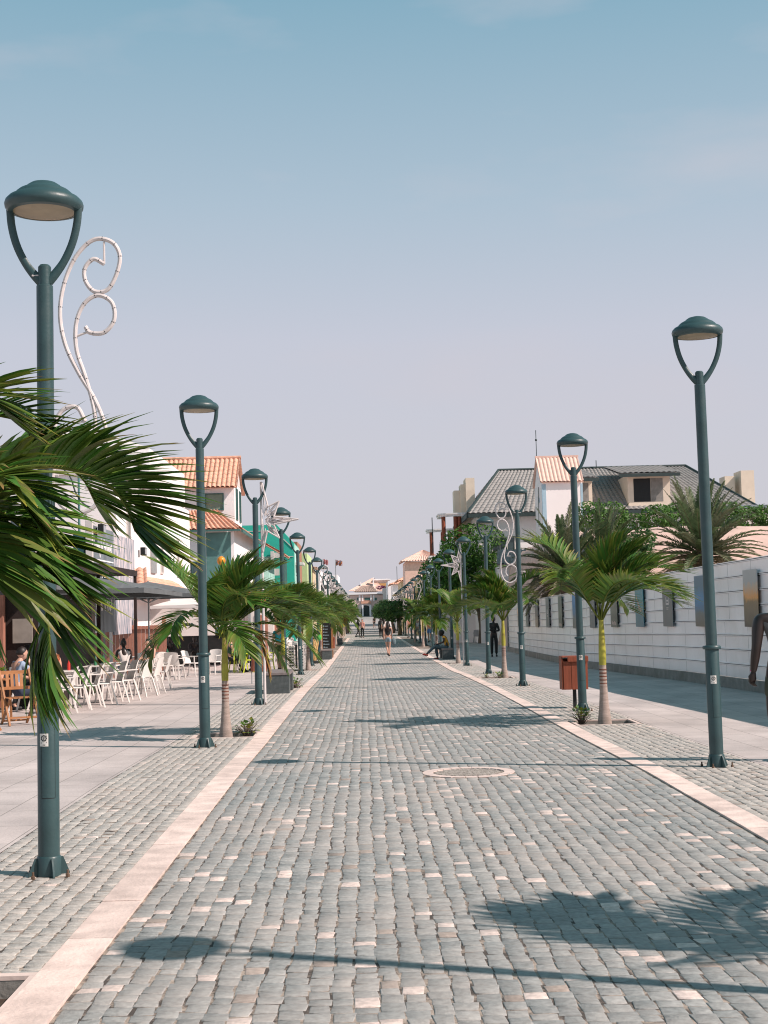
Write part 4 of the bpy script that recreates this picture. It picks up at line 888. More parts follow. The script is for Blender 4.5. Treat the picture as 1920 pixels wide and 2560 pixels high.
# ------------------------------------------------------------------ building closing the road
E = 340.0; e = thing('pink_hotel', 'pink and white building with an arched gateway closing the far end of the road', 'building', (0,0,0))
def EB(px0, px1, py0, py1, dy, m, name, dep=3.0):
    a = PX(px0, py1, E+dy); b = PX(px1, py0, E+dy); mb = MB(); mb.box(a.x, b.x, E+dy, E+dy+dep, a.z, b.z); return mb.build(name, m, e)
PW = mat('pink_wall', (.68,.52,.46), .85, .05)
EB(868,962,1486,1545,0,PW,'wall',12)
EB(872,958,1481,1487,-.6,WHITE,'cornice',13); EB(903,927,1503,1509,-.8,TERRA,'balcony_roof',.8)
for a, b in ((897,901),(905,908),(926,929),(933,936)): EB(a,b,1488,1503,-.25,WHITE,'pilaster',.24)
for a, b in ((911,926),(893,900),(936,942)): EB(a,b,1494,1501,-.12,DGREEN,'window',.1)
mb = MB(); q = PX(914.5,1540,E-.5); z0 = q.z; arc = [(-1.15,0),(-1.15,1.6)]+[(-1.15*math.cos(a),1.6+.95*math.sin(a)) for a in [PI*i/12 for i in range(1,12)]]+[(1.15,1.6),(1.15,0)]
outer = [(x*1.45, z*1.22 if z else 0) for x, z in arc]; k = len(arc)
mb.add([(q.x+x,E-.3,z0+z) for x, z in arc]+[(q.x+x,E-.3,z0+z) for x, z in outer], [(i,i+1,k+i+1,k+i) for i in range(k-1)])
mb.add([(q.x+x,E-.3,z0+z) for x, z in outer]+[(q.x+x,E,z0+z) for x, z in outer], [(i,i+1,k+i+1,k+i) for i in range(k-1)]); mb.build('arch', OFFW, e)
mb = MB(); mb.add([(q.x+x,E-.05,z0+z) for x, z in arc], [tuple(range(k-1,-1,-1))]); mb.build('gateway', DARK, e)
for a, b in ((905,908.5),(924,927.5)): EB(a,b,1512,1541,-.9,WHITE,'gate_pillar',.5)
a, b, c, d = PX(884,1480,E), PX(944,1480,E), PX(930,1466,E+5), PX(905,1465,E+5); tile_roof('roof', a, b, c, d, mat('brown_tile', (.33,.24,.20)), e, .5, .7, .05); EB(888,940,1471,1481,6,OFFW,'wall',4)
a, b, c, d = PX(872,1478,E+12), PX(962,1478,E+12), PX(936,1447,E+18), PX(931,1446,E+18); tile_roof('roof', a, b, c, d, PTILE, e, .5, .7, .05)
EB(934,976,1449,1478,16,PW,'wall',8); EB(934,976,1446.5,1451,15.5,WHITE,'parapet',9); EB(938,972,1458,1466,15.8,mat('ochre', (.60,.33,.12)),'loggia',.2); EB(977,1001,1449,1530,-10,WHITE,'wall',14); EB(958,977,1470,1530,-2,OFFW,'wall',10); EB(932.5,934.5,1443,1478,14,WHITE,'pillar',1); EB(901,903,1455,1470,14,WHITE,'pillar',1); EB(842,868,1488,1545,4,OFFW,'wall',8)
crown('bougainvillea', [(PX(951,1469,E+8).x,E+8,PX(951,1469,E+8).z,1.1,.6,.5),(PX(960,1466,E+8).x,E+8,PX(960,1467,E+8).z,.7,.5,.3)], 300, .22, 88, e, [(.20,.03,.14),(.10,.08,.05)])

# ------------------------------------------------------------------ left side houses
# big white house A
A = thing('white_house', 'big white rendered house behind the casino billboard at the left', 'house', (0,0,0))
block(A, -24, -9.0, 52, 74, -.5, 7.2, WHITE); 
q = [PX(x, y, 52.0) for x, y in ((0,1230),(120,1215),(300,1165),(345,1093),(415,1097))]
mb = MB(); v = [(-24,7.2),(-9.0,7.2),(-9.0,7.6),(-11.2,7.9),(-13,7.2)]
block(A, -14.5, -8.97, 60, 72, 7.2, 8.9, WHITE, 'upper_wall')
mb = MB(); mb.add([(-14.5,60,8.9),(-8.97,60,8.9),(-8.97,72,8.9),(-14.5,72,8.9),(-11.7,60,9.9),(-11.7,72,9.9)], [(0,1,4),(1,2,5,4),(3,0,4,5),(2,3,5)]); mb.build('gable', WHITE, A)
window(A, (-9.0,54.6,4.0), .8, 1.9, 'side', OFFW, GLASS, 1); window(A, (-9.0,63.5,3.7), .7, 1.7, 'side', OFFW, GLASS, 1); window(A, (-9.0,69.0,3.7), .7, 1.7, 'side', OFFW, GLASS, 1); window(A, (-12.4,52,4.2), .9, 1.2, 'front', OFFW, GLASS, 1); window(A, (-17,52,4.2), .9, 1.2, 'front', OFFW, GLASS, 1)
mb = MB(); mb.box(-24,-8.9,51.9,52.0,7.0,7.28); mb.box(-9.0,-8.9,52.0,60,7.0,7.28); mb.build('parapet_band', OFFW, A)
tile_roof('lean_to_roof', (-12.2,50.2,2.75),(-7.6,50.2,2.75),(-7.9,51.9,3.45),(-12.2,51.9,3.45), TERRA, A, .26, .36)
tile_roof('lean_to_roof', (-7.9,51.5,2.65),(-7.9,66,2.65),(-8.95,66,3.3),(-8.95,51.5,3.3), TERRA, A, .26, .36)
mb = MB(); mb.box(-9.0,-8.93,60.2,61.6,3.6,5.2) ; mb.build('shop_sign', GREYM, A)
# flood-light and roof tank on the house
# House B with orange tiles
Bx, By = -7.15, 79.0
Bh = thing('orange_tiled_house', 'white two-storey house with orange tiled roofs, shuttered window and green corner panel on the left', 'house', (0,0,0))
block(Bh, -14, Bx, By, 97, -.6, 6.75, WHITE)
block(Bh, -12.2, Bx-.02, By+.9, 84.6, 6.75, 9.2, WHITE, 'upper_wall')
tile_roof('roof', (-12.3,By+.45,8.85),(Bx+.18,By+.45,8.85),(Bx+.18,By+3.0,10.7),(-12.3,By+3.0,10.7), TERRA, Bh, .26, .40, .045)
tile_roof('roof', (Bx+.18,By+5.9,8.85),(-12.3,By+5.9,8.85),(-12.3,By+3.0,10.7),(Bx+.18,By+3.0,10.7), TERRA, Bh, .26, .40, .045)
mb = MB(); mb.add([(Bx-.02,By+.9,9.19),(Bx-.02,84.6,9.19),(Bx-.02,By+3.0,10.66)], [(0,1,2)]); mb.build('gable', OFFW, Bh)
mb = MB(); mb.tube([(-12.3,By+3.0,10.84),(Bx+.22,By+3.0,10.84)], .11, 8); mb.build('ridge_tiles', TERRA, Bh)
tile_roof('roof', (-10.4,By-.55,6.45),(Bx+.35,By-.55,6.45),(Bx-1.0,By+.9,7.6),(-10.4,By+.9,7.6), TERRA, Bh, .26, .40, .045)
tile_roof('roof', (Bx+.45,By-.5,6.4),(Bx+.45,97,6.4),(Bx-.4,97,7.0),(Bx-.4,By+.2,7.0), TERRA, Bh, .26, .40, .045)
mb = MB(); mb.bar((Bx+.5,By-.5,6.38),(Bx+.5,97,6.38),.1,.16); mb.bar((-10.4,By-.57,6.42),(Bx+.4,By-.57,6.42),.06,.10); mb.build('fascia', DGREEN, Bh)
mb = MB(); mb.box(Bx-1.55,Bx-.18,By-.02,By+.0,-.3,6.35); mb.build('corner_panel', mat('green_tile_panel', (.10,.22,.21), .5, .12, 3), Bh)
mb = MB(); mb.box(Bx-.17,Bx+.012,By-.03,By+.15,-.3,6.35); mb.build('corner_pilaster', WHITE, Bh)
window(Bh, (Bx-1.15,By+.9,7.7), .95, .85, 'front', DGREEN, mat('shutter', (.20,.25,.19), .6, .1), 0, dep=.08)
for yy in (81.2, 83.4): window(Bh, (Bx-.02,yy,7.2), .9, 1.7, 'side', DGREEN, GLASS, 1)
for yy in (81.0, 84.8, 88.6, 92.4): window(Bh, (Bx,yy,3.0), .9, 2.1, 'side', DGREEN, DARK, 1)
window(Bh, (-9.5,By,3.6), .9, 1.1, 'front', DGREEN, GLASS, 1)
mb = MB(); mb.bar((Bx+.02,80,2.9),(Bx+.5,80,2.9),.03); mb.box(Bx+.02,Bx+.55,80,96,2.6,2.7)
for k in range(54): mb.bar((Bx+.5,80+.3*k,2.7),(Bx+.5,80+.3*k,3.4),.02)
mb.bar((Bx+.5,80,3.4),(Bx+.5,96,3.4),.04); mb.build('balcony', DGREEN, Bh)
mb = MB(); q = PX(553,1388,78.2); mb.tube([(q.x,78.4,3),(q.x,78.4,q.z)], .02, 5); mb.bar((q.x-.25,78.4,q.z-.1),(q.x+.15,78.4,q.z-.02),.02); mb.build('tv_antenna', GREYM, Bh)
# dark-green porch house
Ph = far_house('narrow green-trimmed house with orange eave and slim columns before the teal house', -9.5, -6.5, 97.3, 104, 5.6, LTEAL, None, [('front',-7.6,3.2,1,1.6)])
tile_roof('porch_roof', (-6.0+.6,96.9,5.7),(-5.4,103.5,5.7),(-6.9,103.5,6.6),(-6.9,96.9,6.6), TERRA, Ph, .3, .4, .045)
mb = MB()
for yy in (97.3,99.0,100.8,102.6): mb.tube([(-5.6,yy,2.4),(-5.6,yy,5.65)], .09, 8)
mb.box(-6.5,-5.45,97,103.4,2.2,2.4); mb.build('porch', DGREEN, Ph)
T = far_house('teal green house with sloping parapet and white trim lines on the left', -11, -5.15, 106, 114, 6.3, TEAL, None, [('side',108,2.6,.9,2.0,OFFW),('side',111.5,2.6,.9,2.0,OFFW)])
mb = MB(); mb.add([(-11,106,6.3),(-5.15,106,6.3),(-5.15,106,7.0),(-6.4,106,8.4),(-11,106,8.4),(-11,114,6.3),(-5.15,114,6.3),(-5.15,114,7.0),(-6.4,114,8.4),(-11,114,8.4)], [(0,1,2,3,4),(9,8,7,6,5),(2,1,6,7),(3,2,7,8),(4,3,8,9),(0,4,9,5)]); mb.build('parapet', TEAL, T)
mb = MB(); mb.bar((-10.8,105.97,7.95),(-6.55,105.97,7.95),.04,.05); mb.bar((-6.5,105.97,7.9),(-5.2,105.97,6.6),.04,.05); mb.bar((-10.8,105.97,6.0),(-5.2,105.97,6.0),.03,.05); mb.build('trim_lines', OFFW, T)
mb = MB(); mb.box(-5.148,-5.1,106.1,113.9,-.5,6.9); mb.build('side_render', LTEAL, T)
mb = MB(); mb.box(-5.099,-4.5,107,109.5,5.4,5.6); mb.build('awning', OFFW, T)
mb = MB(); q = PX(680,1378,105.5); mb.box(q.x-.12,q.x+.12,105.6,105.9,2.5,q.z); mb.box(q.x+.12,q.x+.55,105.7,105.8,q.z-.5,q.z-.1); mb.box(q.x+.12,q.x+.5,105.7,105.8,q.z-1.8,q.z-1.3); mb.build('sign_pole', OFFW, T)
far_house('tall narrow brown house between the teal and lime green houses', -9, -5.35, 116, 124, 7.6, BROWNR, None, [('side',119,3,1.0,1.5,OFFW)])
G_ = far_house('lime green house with a small balcony farther down the left side', -9, -5.0, 127, 138, 7.1, GREENR, None, [('side',130,4.4,1.1,1.6,OFFW),('side',134,4.4,1.1,1.6,OFFW),('side',131,1.4,1.1,1.6,OFFW)]); shade(G_, -4.99, -4.2, 129, 136, 3.9, OFFW)
far_house('cream house next to the lime green one on the left', -9, -4.95, 139, 147, 6.1, CREAM, PTILE, [('side',142,3.4,1.1,1.6,OFFW)], pitch=.6)
W_ = far_house('white modern house with a dark flat roof slab under the first flag', -9, -4.6, 150, 172, 6.3, WHITE, None, [('side',y,3.4,1.1,1.7,GREYM) for y in (153,158,163,168)]); shade(W_, -4.59, -3.8, 152, 170, 4.6, DARK)
far_house('second white house in the far white row on the left', -9, -4.5, 176, 205, 6.0, WHITE, None, [('side',y,3.2,1.2,1.7,GREYM) for y in (180,187,194,201)])
far_house('pinkish white house near the far left end of the road', -9, -4.5, 210, 250, 6.8, OFFW, None, [('side',y,3.4,1.4,1.8,GREYM) for y in (215,224,233,242)])
far_house('last tall white block at the far left end of the road', -12, -5.0, 275, 300, 9.1, WHITE, None, [('side',y,4.4,1.6,2,GREYM) for y in (280,290)]+[('front',-7,4,1.4,1.6,GREYM)])
def flag(label, px, py_top, py_bot, Y, cols, w=1.3, h=.8):
    r = thing('flag', label, 'flag', (0,0,0)); t_ = PX(px, py_top, Y); b_ = PX(px, py_bot, Y); mb = MB(); mb.tube([(t_.x,Y,gz(Y)+4),(t_.x,Y,t_.z)], .05, 6); mb.build('flagpole', GREYM, r)
    mb = MB(); n = 14; v = []; c = []
    for j in range(5):
        for i in range(n+1): v.append((t_.x+.05+w*i/n, Y+.15*math.sin(i*.9), t_.z-.05-h*j/4-.12*i/n+.05*math.sin(i*.8+j))); c.append(cols[(i//2+j) % len(cols)])
    f = [(j*(n+1)+i, j*(n+1)+i+1, (j+1)*(n+1)+i+1, (j+1)*(n+1)+i) for j in range(4) for i in range(n)]; mb.add(v, f, c); mb.build('cloth', FOL, r, attr=True)
flag('red, white and blue flag on a tall pole above the far left roofs', 838.5, 1399, 1440, 170, [(.42,.06,.05),(.55,.5,.5),(.05,.06,.2),(.5,.25,.05)], .78, .62)
flag('smaller red and white flag just left of the taller flagpole', 808, 1397, 1430, 158, [(.45,.08,.08),(.5,.35,.35)], .5, .55)
# ------------------------------------------------------------------ cafe area on the left
# casino billboard (stands along the pavement)
bb = thing('casino_billboard', 'tall grey casino billboard with white lettering and a pale waterfall picture above the cafe parasols', 'billboard', (-7.8, 41.0, 0))
mb = MB(); mb.box(-.06,0,0,3.55,1.3,4.42); mb.build('grey_panel', mat('billboard_grey', (.18,.21,.23), .6, .25, 1.2), bb)
def waterm():
    m = bpy.data.materials.new('waterfall_print'); m.use_nodes = True; t = m.node_tree; b = t.nodes['Principled BSDF']; b.inputs['Roughness'].default_value = .5
    tc = N(t,'ShaderNodeTexCoord'); mp_ = N(t,'ShaderNodeMapping'); mp_.inputs['Scale'].default_value = (1,2.6,.5); n = N(t,'ShaderNodeTexNoise'); n.inputs['Scale'].default_value = 1.8; n.inputs['Detail'].default_value = 5; n.inputs['Distortion'].default_value = 1.6
    t.links.new(tc.outputs['Object'], mp_.inputs[0]); t.links.new(mp_.outputs[0], n.inputs[0]); rp = N(t,'ShaderNodeValToRGB'); t.links.new(n.outputs[0], rp.inputs[0])
    el = rp.color_ramp.elements; el[0].position = .36; el[0].color = (.10,.17,.23,1); el[1].position = .60; el[1].color = (.66,.58,.59,1); x = el.new(.47); x.color = (.36,.36,.40,1); t.links.new(rp.outputs[0], b.inputs['Base Color']); return m
mb = MB(); mb.box(-.055,-.004,3.56,7.6,1.2,4.36); mb.build('picture_panel', waterm(), bb)
for q_ in ((-.16,.04,-.14,0,0,4.55),(-.16,-.06,7.6,7.7,0,4.4),(-.16,-.07,3.5,3.6,0,4.4)): mb = MB(); mb.bbox(*q_,.01); mb.build('post', OFFW, bb)
mw = Matrix.Translation((.006,0,0)) @ Matrix(((0,0,1,0),(1,0,0,0),(0,1,0,0),(0,0,0,1)))
def bt(s, size, y, z, sx=1.0, sl=0, name='lettering'): return text_mesh(s, size, name, WHITE, bb, Matrix.Translation((0,y,z)) @ mw, sx=sx, bold=.006)
bt('Looking for Excitement', .62, 1.75, 3.66, .50); bt('CASINO', 1.15, 1.75, 1.95, .64)
mb = MB(); mb.box(.004,.014,.2,3.4,3.42,3.46); mb.build('underline', WHITE, bb)
mb = MB(); pts = [(-.28,0),(.28,0),(.34,.34),(.15,.15),(0,.42),(-.15,.15),(-.34,.34)]; mb.add([(.010,1.75+a,2.88+b*.7) for a, b in pts], [(0,1,2,3),(0,3,5,6),(3,4,5)]); mb.build('crown', WHITE, bb)
for lab, y, z in (('black floodlight on the near top corner of the casino billboard', 41.5, 4.32), ('black floodlight with a pale lens at the far end of the casino billboard', 49.3, 4.0)):
    fl = thing('floodlight', lab, 'floodlight', (-7.66, y, z)); mb = MB(); mb.bbox(-.02,.14,-.22,.22,-.14,.14,.015); mb.build('housing', BLACK, fl)
    mb = MB(); mb.box(.1405,.146,-.18,.18,-.1,.1); mb.build('lens', GPLAST, fl); mb = MB(); mb.bar((-.1,0,-.2),(-.1,0,.05),.04); mb.build('bracket', BLACK, fl)
mb = MB(); mb.tube([(-8.2,41.2,0),(-8.2,41.2,6.6)], .035, 8); mb.box(-8.35,-8.05,41.05,41.35,2.9,4.2); tag(mb.build('service_pole', mat('green_pole', (.10,.22,.22))), 'thin green service pole with a dark box behind the near edge of the billboard', 'pole')
# brown board fence
bf = thing('board_fence', 'reddish brown vertical board fence behind the cafe tables', 'fence', (0,0,0))
mb = MB(); rr = random.Random(5); x = -12.0
while x < -6.7: w_ = rr.uniform(.13,.16); mb.bbox(x, x+w_-.008, 47.9+rr.uniform(-.006,.006), 47.94, gz(48)-.05, gz(48)+1.72+rr.uniform(-.02,.02), .004); x += w_
mb.build('boards', WOODB, bf); mb = MB()
for x in (-12,-10.4,-8.9,-7.7,-6.75): mb.bbox(x-.06,x+.06,47.94,48.06,gz(48)-.05,gz(48)+1.9,.006); mb.ball((x,48,gz(48)+1.93), .07)
mb.box(-12,-6.75,47.84,47.895,gz(48)+1.6,gz(48)+1.68); mb.build('posts', WOODB, bf)
# dark timber kiosk
kk = thing('cafe_kiosk', 'dark timber cafe kiosk in shade behind the near parasol at the left edge', 'kiosk', (0,0,0))
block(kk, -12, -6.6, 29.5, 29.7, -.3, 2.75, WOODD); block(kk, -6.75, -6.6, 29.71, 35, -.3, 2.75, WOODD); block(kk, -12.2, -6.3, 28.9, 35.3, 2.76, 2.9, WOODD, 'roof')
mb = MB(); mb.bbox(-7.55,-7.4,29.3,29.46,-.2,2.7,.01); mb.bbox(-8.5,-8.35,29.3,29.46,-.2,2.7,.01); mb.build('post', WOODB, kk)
block(kk, -7.25, -6.85, 29.44, 29.49, 1.25, 1.75, mat('notice', (.30,.27,.24)), 'notice_board'); block(kk, -8.2, -7.7, 29.44, 29.49, .2, 2.4, CONC, 'door')
# parasols
def parasol(label, x, y, w, h, m, polem=GREYM, dome=.42):
    g = thing('parasol', label, 'parasol', (x, y, gz(y)), 0, 'square parasols over the cafe tables'); mb = MB(); n = 8; v = []; f = []
    for j in range(n+1):
        for i in range(n+1):
            u, t = i/n*2-1, j/n*2-1; q = max(abs(u), abs(t)); v.append((u*w/2, t*w/2, h+dome*(1-q)**.85-.03*(1-abs(abs(u)-abs(t)))))
    for j in range(n):
        for i in range(n): f.append((j*(n+1)+i, j*(n+1)+i+1, (j+1)*(n+1)+i+1, (j+1)*(n+1)+i))
    k = len(v); v2 = [(a, b, c-.012) for a, b, c in v]; mb.add(v, f); mb.add(v2, [tuple(reversed(q)) for q in f])
    mb.box(-w/2,w/2,-w/2-.008,-w/2,h-.12,h-.012); mb.box(-w/2,w/2,w/2,w/2+.008,h-.12,h-.012); mb.box(w/2,w/2+.008,-w/2,w/2,h-.12,h-.012); mb.box(-w/2-.008,-w/2,-w/2,w/2,h-.12,h-.012)
    mb.build('canopy', m, g); mb = MB()
    for a, b in ((1,1),(1,-1),(-1,1),(-1,-1),(1,0),(-1,0),(0,1),(0,-1)): mb.bar((0,0,h+dome-.06),(a*w/2*.98,b*w/2*.98,h-.03),.025); mb.bar((0,0,h-.25),(a*w/4,b*w/4,h+dome*.42),.02)
    mb.build('ribs', polem, g); mb = MB(); mb.tube([(0,0,0),(0,0,h+dome)], .024, 10); mb.build('pole', polem, g, smooth=True); mb = MB(); mb.bbox(-.28,.28,-.28,.28,0,.08,.015); mb.build('base', PLAST, g); return g
parasol('nearest dark grey parasol in front of the kiosk at the left edge', -7.3, 26.6, 4.0, 2.38, CANVAS); parasol('dark grey parasol with its pole beside the first white chairs', -6.75, 32.2, 4.2, 2.42, CANVAS)
parasol('dark grey parasol in front of the brown board fence', -6.75, 37.0, 3.6, 2.5, CANVAS); parasol('farther dark grey parasol left of the second street lamp', -6.5, 43.0, 3.5, 2.6, CANVAS)
parasol('white parasol shading the farther tables behind the palm', -6.2, 53.5, 3.2, 2.45, WCANVAS); parasol('red parasol behind the crown of the second palm', -4.9, 58, 2.6, 2.5, RCANVAS, dome=.6)
wl = thing('cafe_screen', 'white canvas screens behind the farther cafe tables', 'screen', (0,0,0)); block(wl, -9.2, -6.3, 60.0, 60.05, .9, 2.3, WCANVAS, 'canvas'); block(wl, -6.15, -4.9, 60.2, 60.25, 1.0, 2.3, WCANVAS, 'canvas'); block(wl, -9.3, -4.8, 60.3, 60.4, -.4, 1.0, BLACK, 'dark_board')
block(wl, -9.3, -9.2, 59.95, 60.4, -.4, 2.5, GREYM, 'post'); block(wl, -4.9, -4.8, 59.95, 60.4, -.4, 2.5, GREYM, 'post')
hw = thing('shop_front', 'pale shop front with brown shutters between the fourth lamp and the ice cream cone', 'shop', (0,0,0)); block(hw, -7.0, -5.0, 78, 84, -.6, 2.5, OFFW); block(hw, -5.0, -4.9, 79, 80.2, -.4, 1.9, WOODB, 'shutter'); block(hw, -5.0, -4.9, 81, 82.4, -.4, 1.9, WOODB, 'shutter'); block(hw, -6.0, -5.3, 77.95, 78, -.3, 1.7, WOODB, 'shutter')
# chairs
def make_chair(m=PLAST):
    r = thing('armchair', 'x', 'chair')
    mb = MB(); mb.bbox(-.24,.24,-.24,.22,.42,.45,.012); mb.build('seat', m, r)
    mb = MB(); n = 8; v = []; f = []
    for side in (0, .018):
        for j in range(6):
            for i in range(n+1): u = i/n*2-1; z = .44+.42*j/5; v.append((u*(.25-.03*(j/5)), .22+.12*(j/5)-.05*u*u+side, z-.03*u*u*(j == 5)))
    for s in (0, 6*(n+1)):
        for j in range(5):
            for i in range(n): a = s+j*(n+1)+i; q = (a,a+1,a+n+2,a+n+1); f.append(q if s else q[::-1])
    k = 6*(n+1)
    for i in range(n): f += [(5*(n+1)+i, 5*(n+1)+i+1, k+5*(n+1)+i+1, k+5*(n+1)+i)]
    for j in range(5): f += [(j*(n+1), (j+1)*(n+1), k+(j+1)*(n+1), k+j*(n+1)), (j*(n+1)+n, k+j*(n+1)+n, k+(j+1)*(n+1)+n, (j+1)*(n+1)+n)]
    mb.add(v, f); b = mb.build('backrest', m, r)
    for sx in (-1,1):
        for a, bb_ in (((sx*.22,-.21,.44),(sx*.27,-.27,0)),((sx*.22,.20,.44),(sx*.27,.32,0))):
            mb = MB(); mb.bar(bb_, a, .035, .03); mb.build('leg', m, r)
        mb = MB(); mb.bar((sx*.27,-.22,.65),(sx*.26,.27,.66),.045,.022); mb.bar((sx*.245,-.21,.44),(sx*.27,-.22,.65),.03); mb.build('armrest', m, r)
    return r
chair0 = make_chair(); usedc = [0]
def chair(x, y, rz, label, group='white chairs at the cafe tables', z=0, src=None):
    if src is None:
        o = chair0 if not usedc[0] else copy_tree(chair0); usedc[0] = 1
    else: o = src
    o.location = (x, y, gz(y)+z); o.rotation_euler = (0,0,rz); o['label'] = label; o['category'] = 'chair'; o['group'] = group; return o
chair(-5.12, 32.3, -1.9, 'nearest large white plastic armchair seen from behind at the pavement edge')
for i in range(6): chair(-5.75+.10*i, 26.9+.78*i, -1.35+.05*i, '%s white armchair from the left in the near slanting row beside the first lamp' % ORD[i])
for i in range(3): chair(-6.5+.16*i, 27.6+.8*i, 1.5+.15*i, '%s white armchair from the left in the row facing the road beside the first lamp' % ORD[i])
chair(-5.05, 33.3, -1.7, 'white armchair directly behind the nearest large one'); chair(-6.7, 33.2, 1.2, 'white armchair behind the near table facing the road')
for i in range(4): chair(-6.75+.17*i, 44.0+.1*i, .35, '%s white armchair from the left in the leaning stack behind the second row' % ORD[i], 'leaning white chairs')
chair(-5.95, 44.4, PI*.93, 'white armchair facing away just left of the second street lamp'); chair(-5.75, 47.4, 1.2, 'white armchair right of the second street lamp'); chair(-5.2, 48.4, -.4, 'white armchair near the farther table'); chair(-4.7, 50.4, -1.2, 'white armchair left of the second palm trunk')
for i in range(4): chair(-3.7+.42*i*.5, 62.5+.8*i, .3*i, '%s white armchair from the left in the group before the ice cream cone' % ORD[i], 'white chairs farther down the pavement'); chair(-3.8+.42*i*.5, 62.6+.8*i, .3*i+.1, '%s upper white chair from the left stacked in the group before the ice cream cone' % ORD[i], 'white chairs farther down the pavement', .16)
lime = make_chair(LIME); chair(-4.0, 49.6, 1.9, 'lime green armchair in the shade left of the third lamp', 'lime green chairs', src=lime); l2 = copy_tree(lime); chair(-3.55, 50.2, 2.8, 'lime green chair nearest the third lamp', 'lime green chairs', src=l2); l3 = copy_tree(lime); chair(-4.5, 50.6, .4, 'lime green chair farthest left beside the seated people', 'lime green chairs', src=l3)
gch = make_chair(GPLAST); chair(7.35, 93, 3.0, 'grey plastic armchair standing alone beyond the white fence', 'grey plastic chair', src=gch)
def table(label, x, y, m=PLAST, s=.75, items=True, seed=1):
    g = thing('cafe_table', label, 'table', (x, y, gz(y)), 0, 'cafe tables'); mb = MB(); mb.bbox(-s/2,s/2,-s/2,s/2,.71,.735,.008); mb.build('tabletop', m, g)
    for a in (-1,1):
        for b in (-1,1): mb = MB(); mb.bar((a*(s/2-.06),b*(s/2-.06),0),(a*(s/2-.08),b*(s/2-.08),.71),.035); mb.build('leg', m, g)
    if items:
        rr = random.Random(seed)
        for k in range(2):
            b_ = MB(); b_.lathe([(.032,0),(.032,.13),(.012,.17),(.012,.22)], 10); o = b_.build('bottle', rr.choice([mat('green_glass',(.05,.20,.10),.15),mat('red_sauce',(.5,.04,.03),.3),GLASS]), None, smooth=True); o.location = (x+rr.uniform(-.25,.25), y+rr.uniform(-.25,.25), gz(y)+.737); tag(o, '%s bottle standing on the %s' % (('left','right')[k], label), 'bottle', 'bottles on the cafe tables')
    return g
table('cafe table between the near row of white chairs', -5.9, 31.9, seed=1); table('cafe table behind the near slanting row of chairs', -6.15, 28.6, seed=11); table('wooden table far left under the near parasol', -7.6, 30.8, WOODC, seed=12)
table('cafe table in front of the seated couple', -6.5, 34.6, seed=2); table('cafe table left of the second street lamp', -6.3, 45.4, seed=3); table('cafe table behind the leaning white chairs', -7.2, 45.8, seed=4, items=False)
table('lime green table left of the third street lamp', -4.25, 50.2, LIME, .8, False); table('wooden cafe table before the man in the blue shirt', -6.55, 25.0, WOODC, .7, True, 5)
pp = thing('potted_plant', 'small bright green potted plant on the wooden cafe table', 'plant', (-6.35, 24.9, gz(25)+.737)); mb = MB(); mb.lathe([(.05,0),(.07,.1)], 12); mb.build('pot', TERRA, pp); mb = MB(); rr = random.Random(3)
for k in range(60):
    d = Vector((rr.uniform(-1,1),rr.uniform(-1,1),rr.uniform(0,1))).normalized()*rr.uniform(.05,.13); x = Vector((-d.y,d.x,0)).normalized()*.02; p = Vector((0,0,.1))+d; mb.add([p-x,p+d*.3,p+x,p-d*.2], [(0,1,2,3)], [(.2,.32,.04)]*4)
mb.build('leaves', LEAF, pp, attr=True)
# wooden folding chair
def folding(label, x, y, rz):
    w_ = thing('folding_chair', label, 'chair', (x, y, gz(y)), rz, 'wooden folding chairs')
    mb = MB(); [mb.bar((-.21+.085*i,-.2,.45),(-.21+.085*i,.2,.45),.07,.016) for i in range(6)]; mb.build('seat', WOODC, w_)
    mb = MB(); [mb.bar((-.12+.08*i,.255,.62),(-.12+.08*i,.29,.84),.05,.014) for i in range(4)]; mb.bar((-.25,.24,.60),(.25,.24,.60),.02,.05); mb.bar((-.25,.295,.86),(.25,.295,.86),.022,.06); mb.build('backrest', WOODC, w_)
    for s in (-1,1): 
        mb = MB(); mb.bar((s*.25,-.28,0),(s*.25,.30,.90),.03,.045); mb.build('leg', WOODC, w_); mb = MB(); mb.bar((s*.215,.30,0),(s*.215,-.2,.45),.03,.04); mb.build('leg', WOODC, w_)
    mb = MB(); mb.bar((-.25,-.2,.13),(.25,-.2,.13),.03); mb.bar((-.21,.24,.06),(.21,.24,.06),.03); mb.build('stretcher', WOODC, w_)
folding('wooden folding chair standing behind the first lamp post', -5.78, 23.9, -2.6+PI+PI*.0); folding('wooden folding chair cut off by the left edge of the picture', -6.15, 22.6, 2.4)
# balloons / ornament
for lab, px, py, m in (('orange balloon tied above the palm crown in front of the white house', 553, 1402, mat('orange_rubber',(.75,.28,.03),.3)), ('green balloon tied just below the orange one', 565, 1421, mat('green_rubber',(.03,.50,.08),.3))):
    q = PX(px, py, 46); b_ = thing('balloon', lab, 'balloon', tuple(q), 0, 'balloons above the cafe'); mb = MB(); mb.ball((0,0,0), .14, .14, .15, 16, 12); mb.build('skin', m, b_, smooth='all'); mb = MB(); mb.tube([(0,0,-.15),(.02,0,-.9),(-.03,0,-1.4)], .005, 4); mb.build('string', OFFW, b_)

